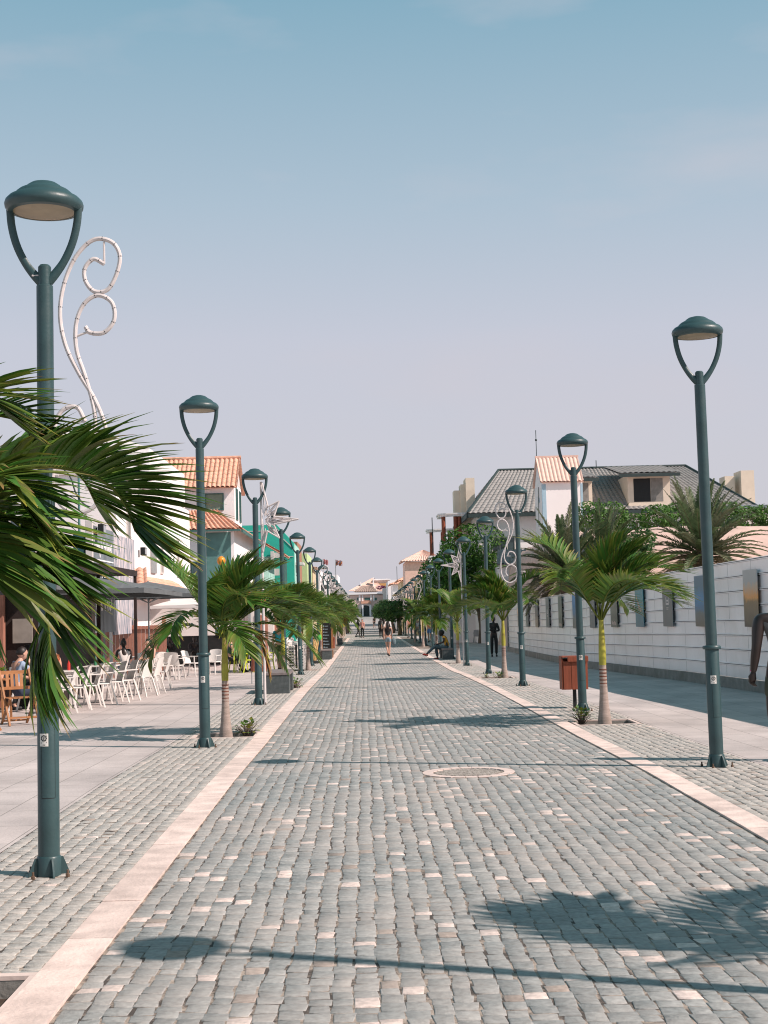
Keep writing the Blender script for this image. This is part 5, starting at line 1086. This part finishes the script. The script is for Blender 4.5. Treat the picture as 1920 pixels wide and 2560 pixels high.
# ------------------------------------------------------------------ benches, bin, cone, boards
def bench(label, x, y0, y1, w=.46, h=.46):
    b = thing('stone_bench', label, 'bench', (x, y0, gz(y0)), 0, 'dark granite block benches'); L = y1-y0
    for n_, a, c in (('end_block', 0, .42), ('end_block', L-.42, L)):
        mb = MB(); mb.bbox(-w/2,w/2,a,c,0,h-.065,.006); mb.build(n_, GRANITE, b)
    mb = MB(); mb.bbox(-w/2-.015,w/2+.015,-.015,L+.015,h-.062,h,.008); mb.build('seat', mat('granite_top', (.20,.17,.165), .6, .2, 8, .1), b)
    return b
bench('dark granite bench beside the third lamp on the left', -1.98, 32.0, 33.9, .52, .47); bench('dark granite bench under the menu board on the left', -1.72, 63.6, 65.4, .42, .44); bench('dark granite bench farther down the left row', -1.8, 98, 100, .45, .44)
bench('dark granite bench on the right on which the man in the yellow shirt sits', 3.42, 59.2, 61.4, .44, .46)
lb = thing('litter_bin', 'reddish brown wooden litter bin on a black post beside the second lamp on the right', 'litter bin', (3.56, 24.4, gz(24.4)))
mb = MB(); 
for i in range(3): mb.bbox(-.20+.135*i,-.071+.135*i,-.17,-.15,.32,.80,.004)
for s in (-1,1):
    for i in range(3): mb.bbox(s*.205-.01,s*.205+.01,-.15+.1*i,-.055+.1*i,.32,.84,.004)
for i in range(3): mb.bbox(-.20+.135*i,-.071+.135*i,.15,.17,.32,.84,.004)
mb.build('slats', WOODR, lb); mb = MB(); mb.bbox(-.22,.22,-.18,.18,.862,.886,.004); mb.bbox(-.13,.225,-.20,-.18,.79,.875,.004); mb.bbox(-.23,-.215,-.16,.16,.32,.88,.003); mb.build('lid', WOODR, lb)
mb = MB(); mb.box(-.19,.19,-.14,.14,.33,.7); mb.build('liner', BLACK, lb); mb = MB(); mb.bbox(-.03,.03,-.02,.02,0,.33,.004); mb.build('post', BLACK, lb)
lb2 = copy_tree(lb, loc=(-1.75, 72.0, gz(72)), label='second reddish litter bin far down the left row behind the menu board')
lb2['group'] = lb['group'] = 'reddish litter bins'
ic = thing('ice_cream_cone_display', 'giant plastic ice cream cone display with white swirl and a green blob', 'display figure', (-2.12, 58.5, gz(58.5)))
mb = MB(); mb.lathe([(.28,0),(.28,.06),(.22,.10),(.1,.12)], 20); mb.build('base', BLACK, ic, smooth=True)
mb = MB(); mb.lathe([(.10,.10),(.14,.35),(.19,.7),(.23,.93),(.235,.98)], 20)
mb.build('cone', mat('waffle', (.66,.44,.20), .6, .1), ic, smooth=True); mb = MB()
for k in range(12):
    a = 2*PI*k/12; 
    for s in (1,-1): mb.tube([((.105+.13*t)*math.cos(a+s*t*1.3), (.105+.13*t)*math.sin(a+s*t*1.3), .12+.85*t) for t in [i/8 for i in range(9)]], .006, 4)
mb.build('waffle_ribs', mat('waffle_dark', (.42,.24,.09)), ic)
mb = MB(); n = 60; pts = []; rad = []
for i in range(n): t = i/(n-1); a = t*PI*6; q = .15*(1-t)**.8; pts.append((q*math.cos(a), q*math.sin(a), 1.03+.52*t)); rad.append(.115*(1-t)+.02)
mb.tube(pts, rad, 10); mb.build('swirl', OFFW, ic, smooth='all'); mb = MB(); mb.ball((.24,-.06,1.06),.10,.10,.13,12,8); mb.build('green_blob', mat('green_rubber',(.03,.50,.08),.3), ic, smooth='all'); mb = MB(); mb.ball((-.1,-.2,1.02),.055,.03,.075,10,6); mb.build('eye_patch', BLACK, ic)
bd = thing('menu_board', 'tall black menu board with pale writing in a wooden frame behind a granite bench', 'sign', (-1.76, 66.5, gz(66.5)))
mb = MB(); mb.bbox(-.22,.18,0,.05,.1,1.62,.005); mb.build('board', BLACK, bd); mb = MB(); mb.bbox(.182,.27,-.01,.06,0,1.66,.005); mb.build('frame_side', WOODC, bd); mb = MB(); mb.bbox(-.25,-.222,-.01,.06,0,1.66,.005); mb.build('frame_side', WOODC, bd)
mb = MB(); rr = random.Random(9)
for k in range(9):
    z = 1.45-.14*k; mb.lathe([(.018,0),(.018,.004)], 8, (-.16,0,0)) if 0 else None; mb.box(-.18,-.13,-.006,-.002,z,z+.05); mb.box(-.10,-.10+rr.uniform(.1,.2),-.006,-.002,z+.01,z+.035)
mb.build('writing', mat('chalk', (.35,.45,.5)), bd)
rk = thing('sunglasses_rack', 'black upright rack lined with rows of small white items near the palm trunk', 'display rack', (-3.0, 46.6, gz(46.6)))
rk.location = (-2.42, 50.0, gz(50))
for x in (-.17,.17): mb = MB(); mb.bbox(x-.10,x+.10,-.02,.02,.12,.86,.004); mb.build('panel', OFFW, rk)
mb = MB(); mb.bbox(-.035,.035,-.05,.05,.1,.92,.004); mb.bbox(-.27,.27,-.2,.2,0,.04,.004)
for x in (-.17,.17):
    for k in range(7): mb.box(x-.07,x-.01,-.035,-.021,.18+.095*k,.22+.095*k); mb.box(x+.01,x+.07,-.035,-.021,.18+.095*k,.22+.095*k)
mb.build('frame', BLACK, rk)
dr = thing('dress_rack', 'rail of brown and rust coloured clothes behind the third lamp on the left', 'clothes rack', (-2.95, 38.2, gz(38))); mb = MB(); mb.bar((-.1,0,0),(-.1,0,1.0),.025); mb.bar((.3,0,0),(.3,0,1.0),.025); mb.bar((-.1,0,1.0),(.3,0,1.0),.025); mb.build('rail', GREYM, dr)
mb = MB(); 
for k in range(5): x = -.05+.075*k; mb.tube([(x,0,.98),(x,0,.9),(x+.01,0,.55),(x-.01,0,.33)], [.01,.05,.075,.07], 8, flat=.5)
mb.build('clothes', cloth('rust', (.24,.08,.05)), dr)
# pram/black bag and blue kiosk on the right
bg_ = thing('pushchair', 'black pushchair with a round hood beside the girl in pink', 'pushchair', (6.95, 98, gz(98)+.0)); mb = MB(); mb.ball((0,0,.78),.42,.35,.38,14,10); mb.build('hood', BLACK, bg_, smooth='all'); mb = MB(); mb.bar((-.4,0,.1),(.4,0,.7),.04); mb.bar((.4,0,.1),(-.4,0,1.05),.04); mb.build('frame', GREYM, bg_); mb = MB(); [mb.tube([(a,-.03+b,.12),(a,.03+b,.12)], .12, 14) for a in (-.35,.35) for b in (-.2,.2)]; mb.build('wheels', BLACK, bg_)
ck = thing('blue_cabinet', 'blue-grey vending cabinet behind the man in the orange top', 'cabinet', (5.3, 104, gz(104))); mb = MB(); mb.bbox(-.55,.55,0,.8,.1,2.3,.02); mb.build('body', mat('slate_blue', (.10,.14,.19)), ck); mb = MB(); mb.box(-.42,.42,-.012,-.002,.9,2.1); mb.build('poster', GPLAST, ck); mb = MB(); mb.box(-.5,.5,.05,.75,0,.1); mb.build('plinth', BLACK, ck)

# ------------------------------------------------------------------ people
def skinned(name, chains, m, parent, sub=2):
    """chains: list of lists of (pos, radius or (rx,ry)); shared first points are welded"""
    V = []; E_ = []; Rd = []; key = {}
    def idx(p, r):
        k = tuple(round(c, 4) for c in p)
        if k not in key: key[k] = len(V); V.append(p); Rd.append(r if isinstance(r, tuple) else (r, r))
        return key[k]
    for ch in chains:
        ids = [idx(p, r) for p, r in ch]
        for a, b in zip(ids, ids[1:]):
            if (a, b) not in E_ and a != b: E_.append((a, b))
    me = bpy.data.meshes.new(name); me.from_pydata([tuple(v) for v in V], E_, []); o = bpy.data.objects.new(name, me); COL.objects.link(o)
    md = o.modifiers.new('Skin', 'SKIN'); sv = me.skin_vertices[0].data
    for i, r in enumerate(Rd): sv[i].radius = r
    sv[0].use_root = True; md.use_smooth_shade = True
    ss = o.modifiers.new('Sub', 'SUBSURF'); ss.levels = sub; ss.render_levels = sub
    m2 = bpy.data.meshes.new_from_object(o.evaluated_get(bpy.context.evaluated_depsgraph_get())); m2.materials.clear(); m2.materials.append(m)
    bpy.data.objects.remove(o); r_ = bpy.data.objects.new(name, m2); COL.objects.link(r_); r_.parent = parent; return r_
STAND = dict(pel=(0,0,.95), spi=(0,0,1.12), che=(0,0,1.32), nec=(0,-.005,1.47), hed=(0,.01,1.62), shl=(-.17,0,1.42), shr=(.17,0,1.42), ell=(-.22,-.02,1.14), elr=(.22,-.02,1.14), wrl=(-.24,.04,.90), wrr=(.24,.04,.90), hil=(-.09,0,.92), hir=(.09,0,.92), knl=(-.10,.01,.50), knr=(.10,.01,.50), anl=(-.10,-.02,.09), anr=(.10,-.02,.09))
def hand(mb, w, d, n, s, curl=.5, fine=False, th=1):
    w = Vector(w); d = Vector(d).normalized(); n = Vector(n); n = (n-d*n.dot(d)).normalized(); x = d.cross(n).normalized()*th
    c = w+d*.045*s; mb.tube([w-d*.02*s, w+d*.01*s, w+d*.05*s, w+d*.085*s], [.024*s,.028*s,.038*s,.034*s], 8, flat=.55)
    for k, (o, l, r) in enumerate(((-.030,.066,.0085),(-.010,.076,.009),(.011,.070,.0085),(.030,.054,.0075))):
        p = w+d*.082*s+x*(-o)*s; dd = d.copy(); pts = [p]
        for q in range(3): dd = (dd+n*curl*(.5+.2*q)).normalized(); p = p+dd*(l/3)*s; pts.append(p)
        mb.tube(pts, [r*s, r*s*.98, r*s*.9, r*s*.65], 6)
    p = w+d*.03*s+x*.030*s; d1 = (d*.7+x*.75+n*.3).normalized(); mb.tube([p-d1*.015*s, p+d1*.025*s, p+d1*.025*s+(d*.9+x*.2+n*.4).normalized()*.03*s], [.013*s,.011*s,.008*s], 6)
def person(label, loc, rz, h, pose=None, skin=SKIN_L, top=None, bottom=None, shoes=BLACK, sleeve=.5, leg=1.0, hair=HAIR, hl='short', sub=1, female=False, dress=False, curl=.5, extra=None, grp=None, look=0, bulk=1.0):
    J = dict(STAND); J.update(pose or {}); J = {k: Vector(v) for k, v in J.items()}; s = h/1.75
    g = thing('person', label, 'person', loc, rz, grp); g.scale = (s,)*3; sw = .88 if female else 1.0
    wz = .095 if not female else .085
    ankle_l, ankle_r = J['anl'], J['anr']
    up = (J['nec']-J['che']).normalized()
    chains = [[(J['pel'],(.13*sw,.10)),(J['spi'],(.115*sw,.09)),(J['che'],(.14*sw,.10)),(J['nec'],(.06*sw,.058)),(J['nec']+(J['hed']-J['nec'])*.55,(.05,.05))]]
    for l in 'lr':
        S, El, Wr, Hi, Kn, An = (J[a+l] for a in ('sh','el','wr','hi','kn','an'))
        chains.append([(J['che'],(.14*sw,.10)),(S,(.062*sw*bulk,.060*bulk)),((S+El)/2,(.052*sw*bulk,.052*bulk)),(El,(.041*sw*bulk,.041*bulk)),((El*.65+Wr*.35),(.042*sw*bulk,.042*bulk)),(Wr,(.026*bulk,.026*bulk))])
        fd = Vector((0,1,0)) if abs((Kn-An).normalized().z) > .35 else Vector((0,.5,.8)); foot = An+Vector((0,.13,-.055)) if ('ft'+l) not in J else J['ft'+l]
        chains.append([(J['pel'],(.13*sw,.10)),(Hi,(.088,.088)),((Hi+Kn)/2,(.075,.075)),(Kn,(.053,.053)),(Kn*.62+An*.38,(.054,.054)),(An,(.034,.036)),(An*.5+foot*.5+Vector((0,0,-.01)),(.034,.03)),(foot,(.036,.022))])
    b = skinned('body', chains, skin, g, sub)
    mb = MB(); H = J['hed']
    for l in 'lr':
        d = (J['wr'+l]-J['el'+l]).normalized(); hand(mb, J['wr'+l], d, Vector((.85 if l == 'l' else -.85,.5,.1)), 1.05*(.9 if female else 1), curl, th=-1 if l == 'l' else 1)
    def hf(p):
        q = p.copy(); 
        if p.z < 0: q.x *= 1-.28*(-p.z)**1.5; q.y = q.y*(1-.12*-p.z)+.10*(-p.z)
        return q
    cl_, sl_ = math.cos(look), math.sin(look)
    hm = MB(); hm.ball((0,0,0), .078, .098, .118, 16, 14, fn=hf)
    hm.tube([(0,.088,.03),(0,.104,.0),(0,.118,-.022),(0,.09,-.034)], [.008,.011,.014,.008], 6); hm.tube([(-.022,.088,-.055),(0,.098,-.057),(.022,.088,-.055)], [.005,.008,.005], 6)
    for sx in (-1,1): hm.ball((sx*.078,-.005,-.005), .012,.022,.032, 8, 6)
    mb.add([(H.x+x*cl_-y*sl_, H.y+x*sl_+y*cl_, H.z+z) for x, y, z in hm.v], hm.f)
    ex = mb.build('tmp', skin, None, smooth='all')
    bm = bmesh.new(); bm.from_mesh(b.data); bm.from_mesh(ex.data); bm.to_mesh(b.data); bm.free(); bpy.data.objects.remove(ex); b.data.polygons.foreach_set('use_smooth', [True]*len(b.data.polygons))
    rot = lambda vs: [(H.x+x*cl_-y*sl_, H.y+x*sl_+y*cl_, H.z+z) for x, y, z in vs]
    em = MB(); em.ball((-.028,.088,.012),.010,.006,.007,8,6); em.ball((.028,.088,.012),.010,.006,.007,8,6); e2 = MB(); e2.add(rot(em.v), em.f); e2.build('eyes', BLACK, g)
    hm = MB(); hm.ball((0,-.012,.022), .086,.103,.112,16,12, fn=lambda p: Vector((p.x, p.y if p.y < .55 or p.z > .35 else .55, max(p.z, -.35 if p.y < .2 else .15+.2*p.y))))
    if hl == 'long': hm.tube([(0,-.06,.06),(0,-.10,-.05),(0,-.115,-.18),(0,-.12,-.30),(0,-.115,-.40)], [.07,.085,.085,.07,.02], 12, flat=1.0)
    if hl == 'bun': hm.ball((0,-.06,.12), .05)
    if hl == 'afro': hm.ball((0,-.02,.04), .13,.13,.12,14,10)
    if hl != 'none': h2 = MB(); h2.add(rot(hm.v), hm.f); h2.build('hair', hair, g, smooth='all')
    if top:
        e = .016; ch = [[(J['pel']*.85+J['spi']*.15,(.145*sw,.115)),(J['spi'],(.13*sw,.105)),(J['che'],(.155*sw,.115)),(J['nec']*.75+J['che']*.25,(.075*sw,.065))]]
        for l in 'lr':
            S, El, Wr = (J[a+l] for a in ('sh','el','wr')); c_ = [(J['che'],(.155*sw,.115)),(S,(.066*sw,.066))]
            if sleeve >= .3: c_.append((S+(El-S)*min(1,max(.45,sleeve*.9)),(.058*sw,.058)))
            if sleeve > 1: c_ += [(El,(.05,.05)),(Wr+(El-Wr)*.08,(.038,.038))]
            ch.append(c_)
        skinned('shirt', ch, top, g, sub)
    if bottom and not dress:
        ch = [[(J['pel']+Vector((0,0,.07)),(.14*sw,.11)),(J['pel'],(.15*sw,.118))]]
        for l in 'lr':
            Hi, Kn, An = (J[a+l] for a in ('hi','kn','an')); c_ = [(J['pel'],(.15*sw,.118)),(Hi,(.102,.102)),(Hi+(Kn-Hi)*min(1,max(.35,leg*1.9 if leg < .5 else 1))*.98,(.080,.080))]
            if leg > .5: c_ += [(Kn*.5+An*.5,(.066,.066)),(An+(Kn-An)*.06,(.058,.058))]
            ch.append(c_)
        skinned('trousers' if leg > .5 else 'shorts', ch, bottom, g, sub)
    if dress and bottom:
        mb = MB(); mb.lathe([(.13,.0),(.17,-.1),(.20,-.3),(.23,-.48)], 16, tuple(J['pel']+Vector((0,0,.08))), caps=False); mb.build('skirt', bottom, g, smooth=True)
    if shoes:
        for l in 'lr':
            An = J['an'+l]; foot = J['ft'+l] if ('ft'+l) in J else An+Vector((0,.13,-.055)); d = (foot-An); mb = MB(); dd = Vector((d.x,d.y,d.z)); hl_ = An-Vector((dd.x,dd.y,0)).normalized()*.045+Vector((0,0,-.055))
            mb.tube([hl_, hl_*.4+foot*.6+Vector((0,0,.006)), foot, foot+(foot-hl_).normalized()*.05], [.040,.046,.044,.022], 10, flat=1.0); mb.build('shoe', shoes, g, smooth='all')
    if extra: extra(g, J)
    return g
def P3(px, py, Y): p = PX(px, py, Y); return (p.x, Y, gz(Y))
WALK = dict(knl=(-.09,.14,.52), anl=(-.09,.22,.10), knr=(.09,-.02,.50), anr=(.09,-.28,.16), ell=(-.21,-.10,1.15), wrl=(-.21,-.02,.92), elr=(.21,.06,1.15), wrr=(.20,.18,.95))
# woman walking away in the road
def bagf(g, J):
    mb = MB(); mb.tube([(.30,.02,.52),(.30,.02,.62),(.29,.02,.80),(.27,.02,.92)], [.02,.10,.115,.02], 10, flat=.5); b_ = mb.build('tote_bag', cloth('grey_blue', (.12,.17,.19)), g, smooth='all'); mb = MB(); mb.tube(spline([(.26,.0,.86),(.19,-.02,1.2),(.17,.0,1.45),(.2,.06,1.2),(.27,.04,.88)], 16), .012, 6); mb.build('strap', cloth('grey_blue', (.12,.17,.19)), b_)
person('woman in black vest and denim shorts walking away up the middle of the road', (1.07, 66.5, gz(66.5)), .05, 1.62, dict(WALK, knr=(.07,.02,.5), anr=(.04,-.05,.09), knl=(-.06,.10,.52), anl=(-.03,-.16,.16)), SKIN_L, BLACK, cloth('denim', (.25,.33,.38)), BLACK, 0, .3, hl='long', sub=2, female=True, extra=bagf)
# big man cut by the right edge
def bandf(g, J):
    w = J['wrl']; mb = MB(); mb.tube([w+Vector((0,0,.02)), w+Vector((0,0,.034))], .031, 12, caps=False); mb.build('pink_wristband', mat('pink_band', (.55,.06,.22), .5), g)
person('man in grey sleeveless shirt with a pink wristband, cut off by the right edge', (4.365, 14.9, .045), .0, 1.84, dict(shl=(-.215,0,1.42), ell=(-.262,-.04,1.13), wrl=(-.29,.02,.87), shr=(.20,0,1.42), elr=(.26,.05,1.14), wrr=(.27,.16,.92), knl=(-.10,.10,.50), anl=(-.10,-.06,.11), knr=(.10,.06,.5), anr=(.10,.10,.09)), SKIN_D, cloth('grey', (.12,.125,.13)), cloth('camo', (.055,.065,.045)), BLACK, .0, .42, sub=2, curl=.9, extra=bandf, bulk=1.22)
# man sitting on the right bench, facing the road (-X)
SIT = dict(pel=(0,0,.52), spi=(0,-.05,.70), che=(0,.0,.90), nec=(0,.05,1.05), hed=(0,.10,1.18), shl=(-.17,.02,1.0), shr=(.17,.02,1.0), ell=(-.22,.12,.76), elr=(.22,.12,.76), wrl=(-.12,.34,.72), wrr=(.12,.34,.72), hil=(-.09,.04,.50), hir=(.09,.04,.50), knl=(-.10,.46,.52), knr=(.10,.46,.52), anl=(-.10,.50,.09), anr=(.10,.48,.09))
person('man in yellow shirt, jeans and red shoes sitting on the right granite bench', (3.42, 59.7, gz(60)-.02), PI/2-.15, 1.72, dict(SIT, spi=(0,.0,.70), che=(0,.08,.88), nec=(0,.16,1.02), hed=(0,.24,1.12), shl=(-.17,.10,.97), shr=(.17,.10,.97), wrl=(-.08,.42,.66), wrr=(.08,.42,.66), knl=(-.06,.50,.60), anl=(-.05,.86,.26), ftl=(-.05,1.0,.24), knr=(.10,.48,.50), anr=(.10,.42,.09)), SKIN_D, cloth('yellow', (.55,.30,.04)), cloth('jeans', (.06,.10,.12)), mat('red_shoe', (.32,.03,.02), .5), .5, 1.0, hl='afro', sub=2)
def hoodstripe(g, J):
    mb = MB()
    for s in (-1,1): mb.tube([(s*.03,-.135,1.42),(s*.045,-.155,1.2),(s*.05,-.15,.98)], .010, 5)
    mb.tube([(-.25,.02,1.42),(-.28,-.02,1.14)], .02, 6); mb.build('white_stripes', OFFW, g)
person('man in black tracksuit with white stripes standing on the right pavement', (5.56, 61.5, gz(61.5)), PI, 1.72, dict(elr=(.27,.06,1.14), wrr=(.10,.20,1.18), ell=(-.24,.04,1.14), wrl=(-.08,.22,1.12)), SKIN_D, BLACK, BLACK, BLACK, 1.5, 1.0, hl='short', extra=None)
person('man in orange top and blue shorts walking on the right pavement', (4.42, 98, gz(98)), -.2, 1.76, WALK, SKIN_L, cloth('orange', (.75,.26,.12)), cloth('blue', (.10,.24,.5)), BLACK, .5, .45)
person('person in yellow top behind the man in orange', (4.75, 100, gz(100)), -.5, 1.7, WALK, SKIN_L, cloth('yellow2', (.62,.40,.08)), BLACK, BLACK, .5, .4)
person('little girl in a pink top standing beyond the right bench', (6.2, 96, gz(96)), PI, 1.15, None, SKIN_D, cloth('pink', (.75,.08,.25)), BLACK, OFFW, 1.5, 1.0, female=True)
person('person in a salmon shirt half hidden behind the far right palms', (3.7, 117, gz(117)), .3, 1.72, WALK, SKIN_L, cloth('salmon', (.72,.28,.20)), cloth('grey2', (.3,.3,.3)), BLACK, .6, 1.0)
person('person in white shirt walking near the far right lamps', (3.9, 106, gz(106)), .3, 1.72, WALK, SKIN_L, OFFW, cloth('khaki', (.32,.28,.22)), BLACK, .6, .45)
# far walkers
person('dark-clothed person stepping at the left edge of the far road', (-.62, 128, gz(128)), -1.2, 1.72, WALK, SKIN_D, BLACK, BLACK, BLACK, 1.0, .5)
person('woman in pink top and black trousers standing at the left edge of the far road', (-.22, 127.5, gz(127.5)), 2.9, 1.66, None, SKIN_L, cloth('rose', (.60,.28,.24)), BLACK, BLACK, .4, 1.0, female=True, hl='long')
person('person with a dark backpack walking away on the far road', (1.45, 215, gz(215)), .1, 1.75, WALK, SKIN_L, BLACK, BLACK, BLACK, .5, .45)
person('tall person in black walking away at the right of the far road', (1.9, 160, gz(160)), .2, 1.85, WALK, SKIN_D, BLACK, BLACK, BLACK, 1.2, 1.0)
person('woman in a white top just ahead of the woman in black on the right', (1.62, 120, gz(120)), 0, 1.66, WALK, SKIN_L, OFFW, BLACK, BLACK, .3, 1.0, female=True, hl='long')
person('long dark-coated figure beside the woman in white', (1.38, 122, gz(122)), 0, 1.75, WALK, SKIN_D, BLACK, BLACK, BLACK, 1.5, 1.0)
# turquoise walker on the left
def bag2(g, J): mb = MB(); mb.tube([(-.26,.0,.62),(-.26,.0,.72),(-.25,.0,.95),(-.23,.0,1.1)], [.03,.11,.11,.02], 10, flat=.5); mb.build('white_bag', OFFW, g, smooth='all')
person('person in turquoise shirt and black shorts walking away near the lamps on the left', (-3.08, 51.0, gz(51)), .1, 1.68, dict(WALK, knl=(-.05,.06,.5), anl=(-.03,-.1,.1), knr=(.06,.02,.5), anr=(.03,.02,.09)), SKIN_L, cloth('turquoise', (.03,.38,.50)), BLACK, BLACK, .3, .35, extra=bag2)
# seated cafe guests
def seated(label, x, y, rz, skin, top, bot, **k): 
    return person(label, (x, y, gz(y)), rz, k.pop('h', 1.7), dict(SIT, **k.pop('pose', {})), skin, top, bot, k.pop('shoes', BLACK), k.pop('sleeve', .5), k.pop('leg', 1.0), **k)
seated('man in light blue shirt with hand at his chin sitting at the left edge', -6.15, 25.3, -.9, SKIN_L, cloth('light_blue', (.28,.36,.48)), cloth('navy', (.03,.04,.07)), pose=dict(wrr=(.04,.22,1.02), elr=(.2,.26,.76)), sub=2)
seated('woman in a white vest seen from behind at the table by the board fence', -6.75, 40.0, .3, SKIN_D, OFFW, cloth('denim2', (.2,.25,.3)), sleeve=0, leg=.3, female=True, hl='bun', sub=2)
seated('woman with long dark hair and sunglasses facing the road at the same table', -6.15, 40.9, 2.6, SKIN_L, BLACK, BLACK, sleeve=0, leg=.3, female=True, hl='long', sub=2)
seated('person in orange seated in the shade behind the near frond', -6.6, 30.6, 1.9, SKIN_L, cloth('orange', (.75,.26,.12)), BLACK)
seated('person in black seated left of the second palm trunk', -5.0, 52.0, -1.2, SKIN_D, BLACK, BLACK, sleeve=1.3)
seated('person in dark green seated at the lime green table', -4.75, 50.0, -1.3, SKIN_L, cloth('dark_green', (.04,.09,.06)), BLACK, leg=.4)
seated('person in white shirt seated behind the lime green table', -3.9, 52.2, 2.8, SKIN_D, OFFW, BLACK)
seated('person in dark clothes seated below the white canvas screens', -7.4, 54.5, 2.8, SKIN_D, BLACK, BLACK, sleeve=1.3); seated('second dark-clothed guest seated below the white canvas screens, right of the first', -6.6, 55.2, 3.4, SKIN_D, cloth('charcoal', (.03,.03,.035)), BLACK, sleeve=1.3)

seated('guest in a dark red shirt seated under the near parasol beside the kiosk', -7.4, 28.2, -1.4, SKIN_L, cloth('dark_red', (.16,.03,.03)), BLACK)
seated('guest in a charcoal shirt seated facing the first lamp behind the slanting chairs', -6.9, 28.9, -1.7, SKIN_D, cloth('charcoal', (.03,.03,.035)), BLACK)
seated('guest in a white shirt seated behind the table under the second parasol', -7.3, 33.0, -2.2, SKIN_D, OFFW, BLACK)
for i in range(4): chair(-7.35+.2*i, 36.2+.9*i, (-1)**i*1.4, '%s white armchair from the left under the parasol before the brown board fence' % ORD[i])
for i in range(3): chair(-5.55+.12*i, 35.0+.85*i, -1.5, '%s white armchair from the left beyond the nearest large one' % ORD[i])
mb = MB(); mb.bar((-12.0,28.6,2.95),(-6.3,28.6,2.95),.10,.16); mb.bar((-6.4,28.6,2.95),(-6.4,40,2.95),.10,.16); [mb.bar((-6.4,y,gz(y)),(-6.4,y,2.9),.08) for y in (28.7,34.4,39.9)]
[mb.bar((-6.4,28.8+.9*k,2.93),(-9.5,28.8+.9*k,2.93),.05,.10) for k in range(13)]
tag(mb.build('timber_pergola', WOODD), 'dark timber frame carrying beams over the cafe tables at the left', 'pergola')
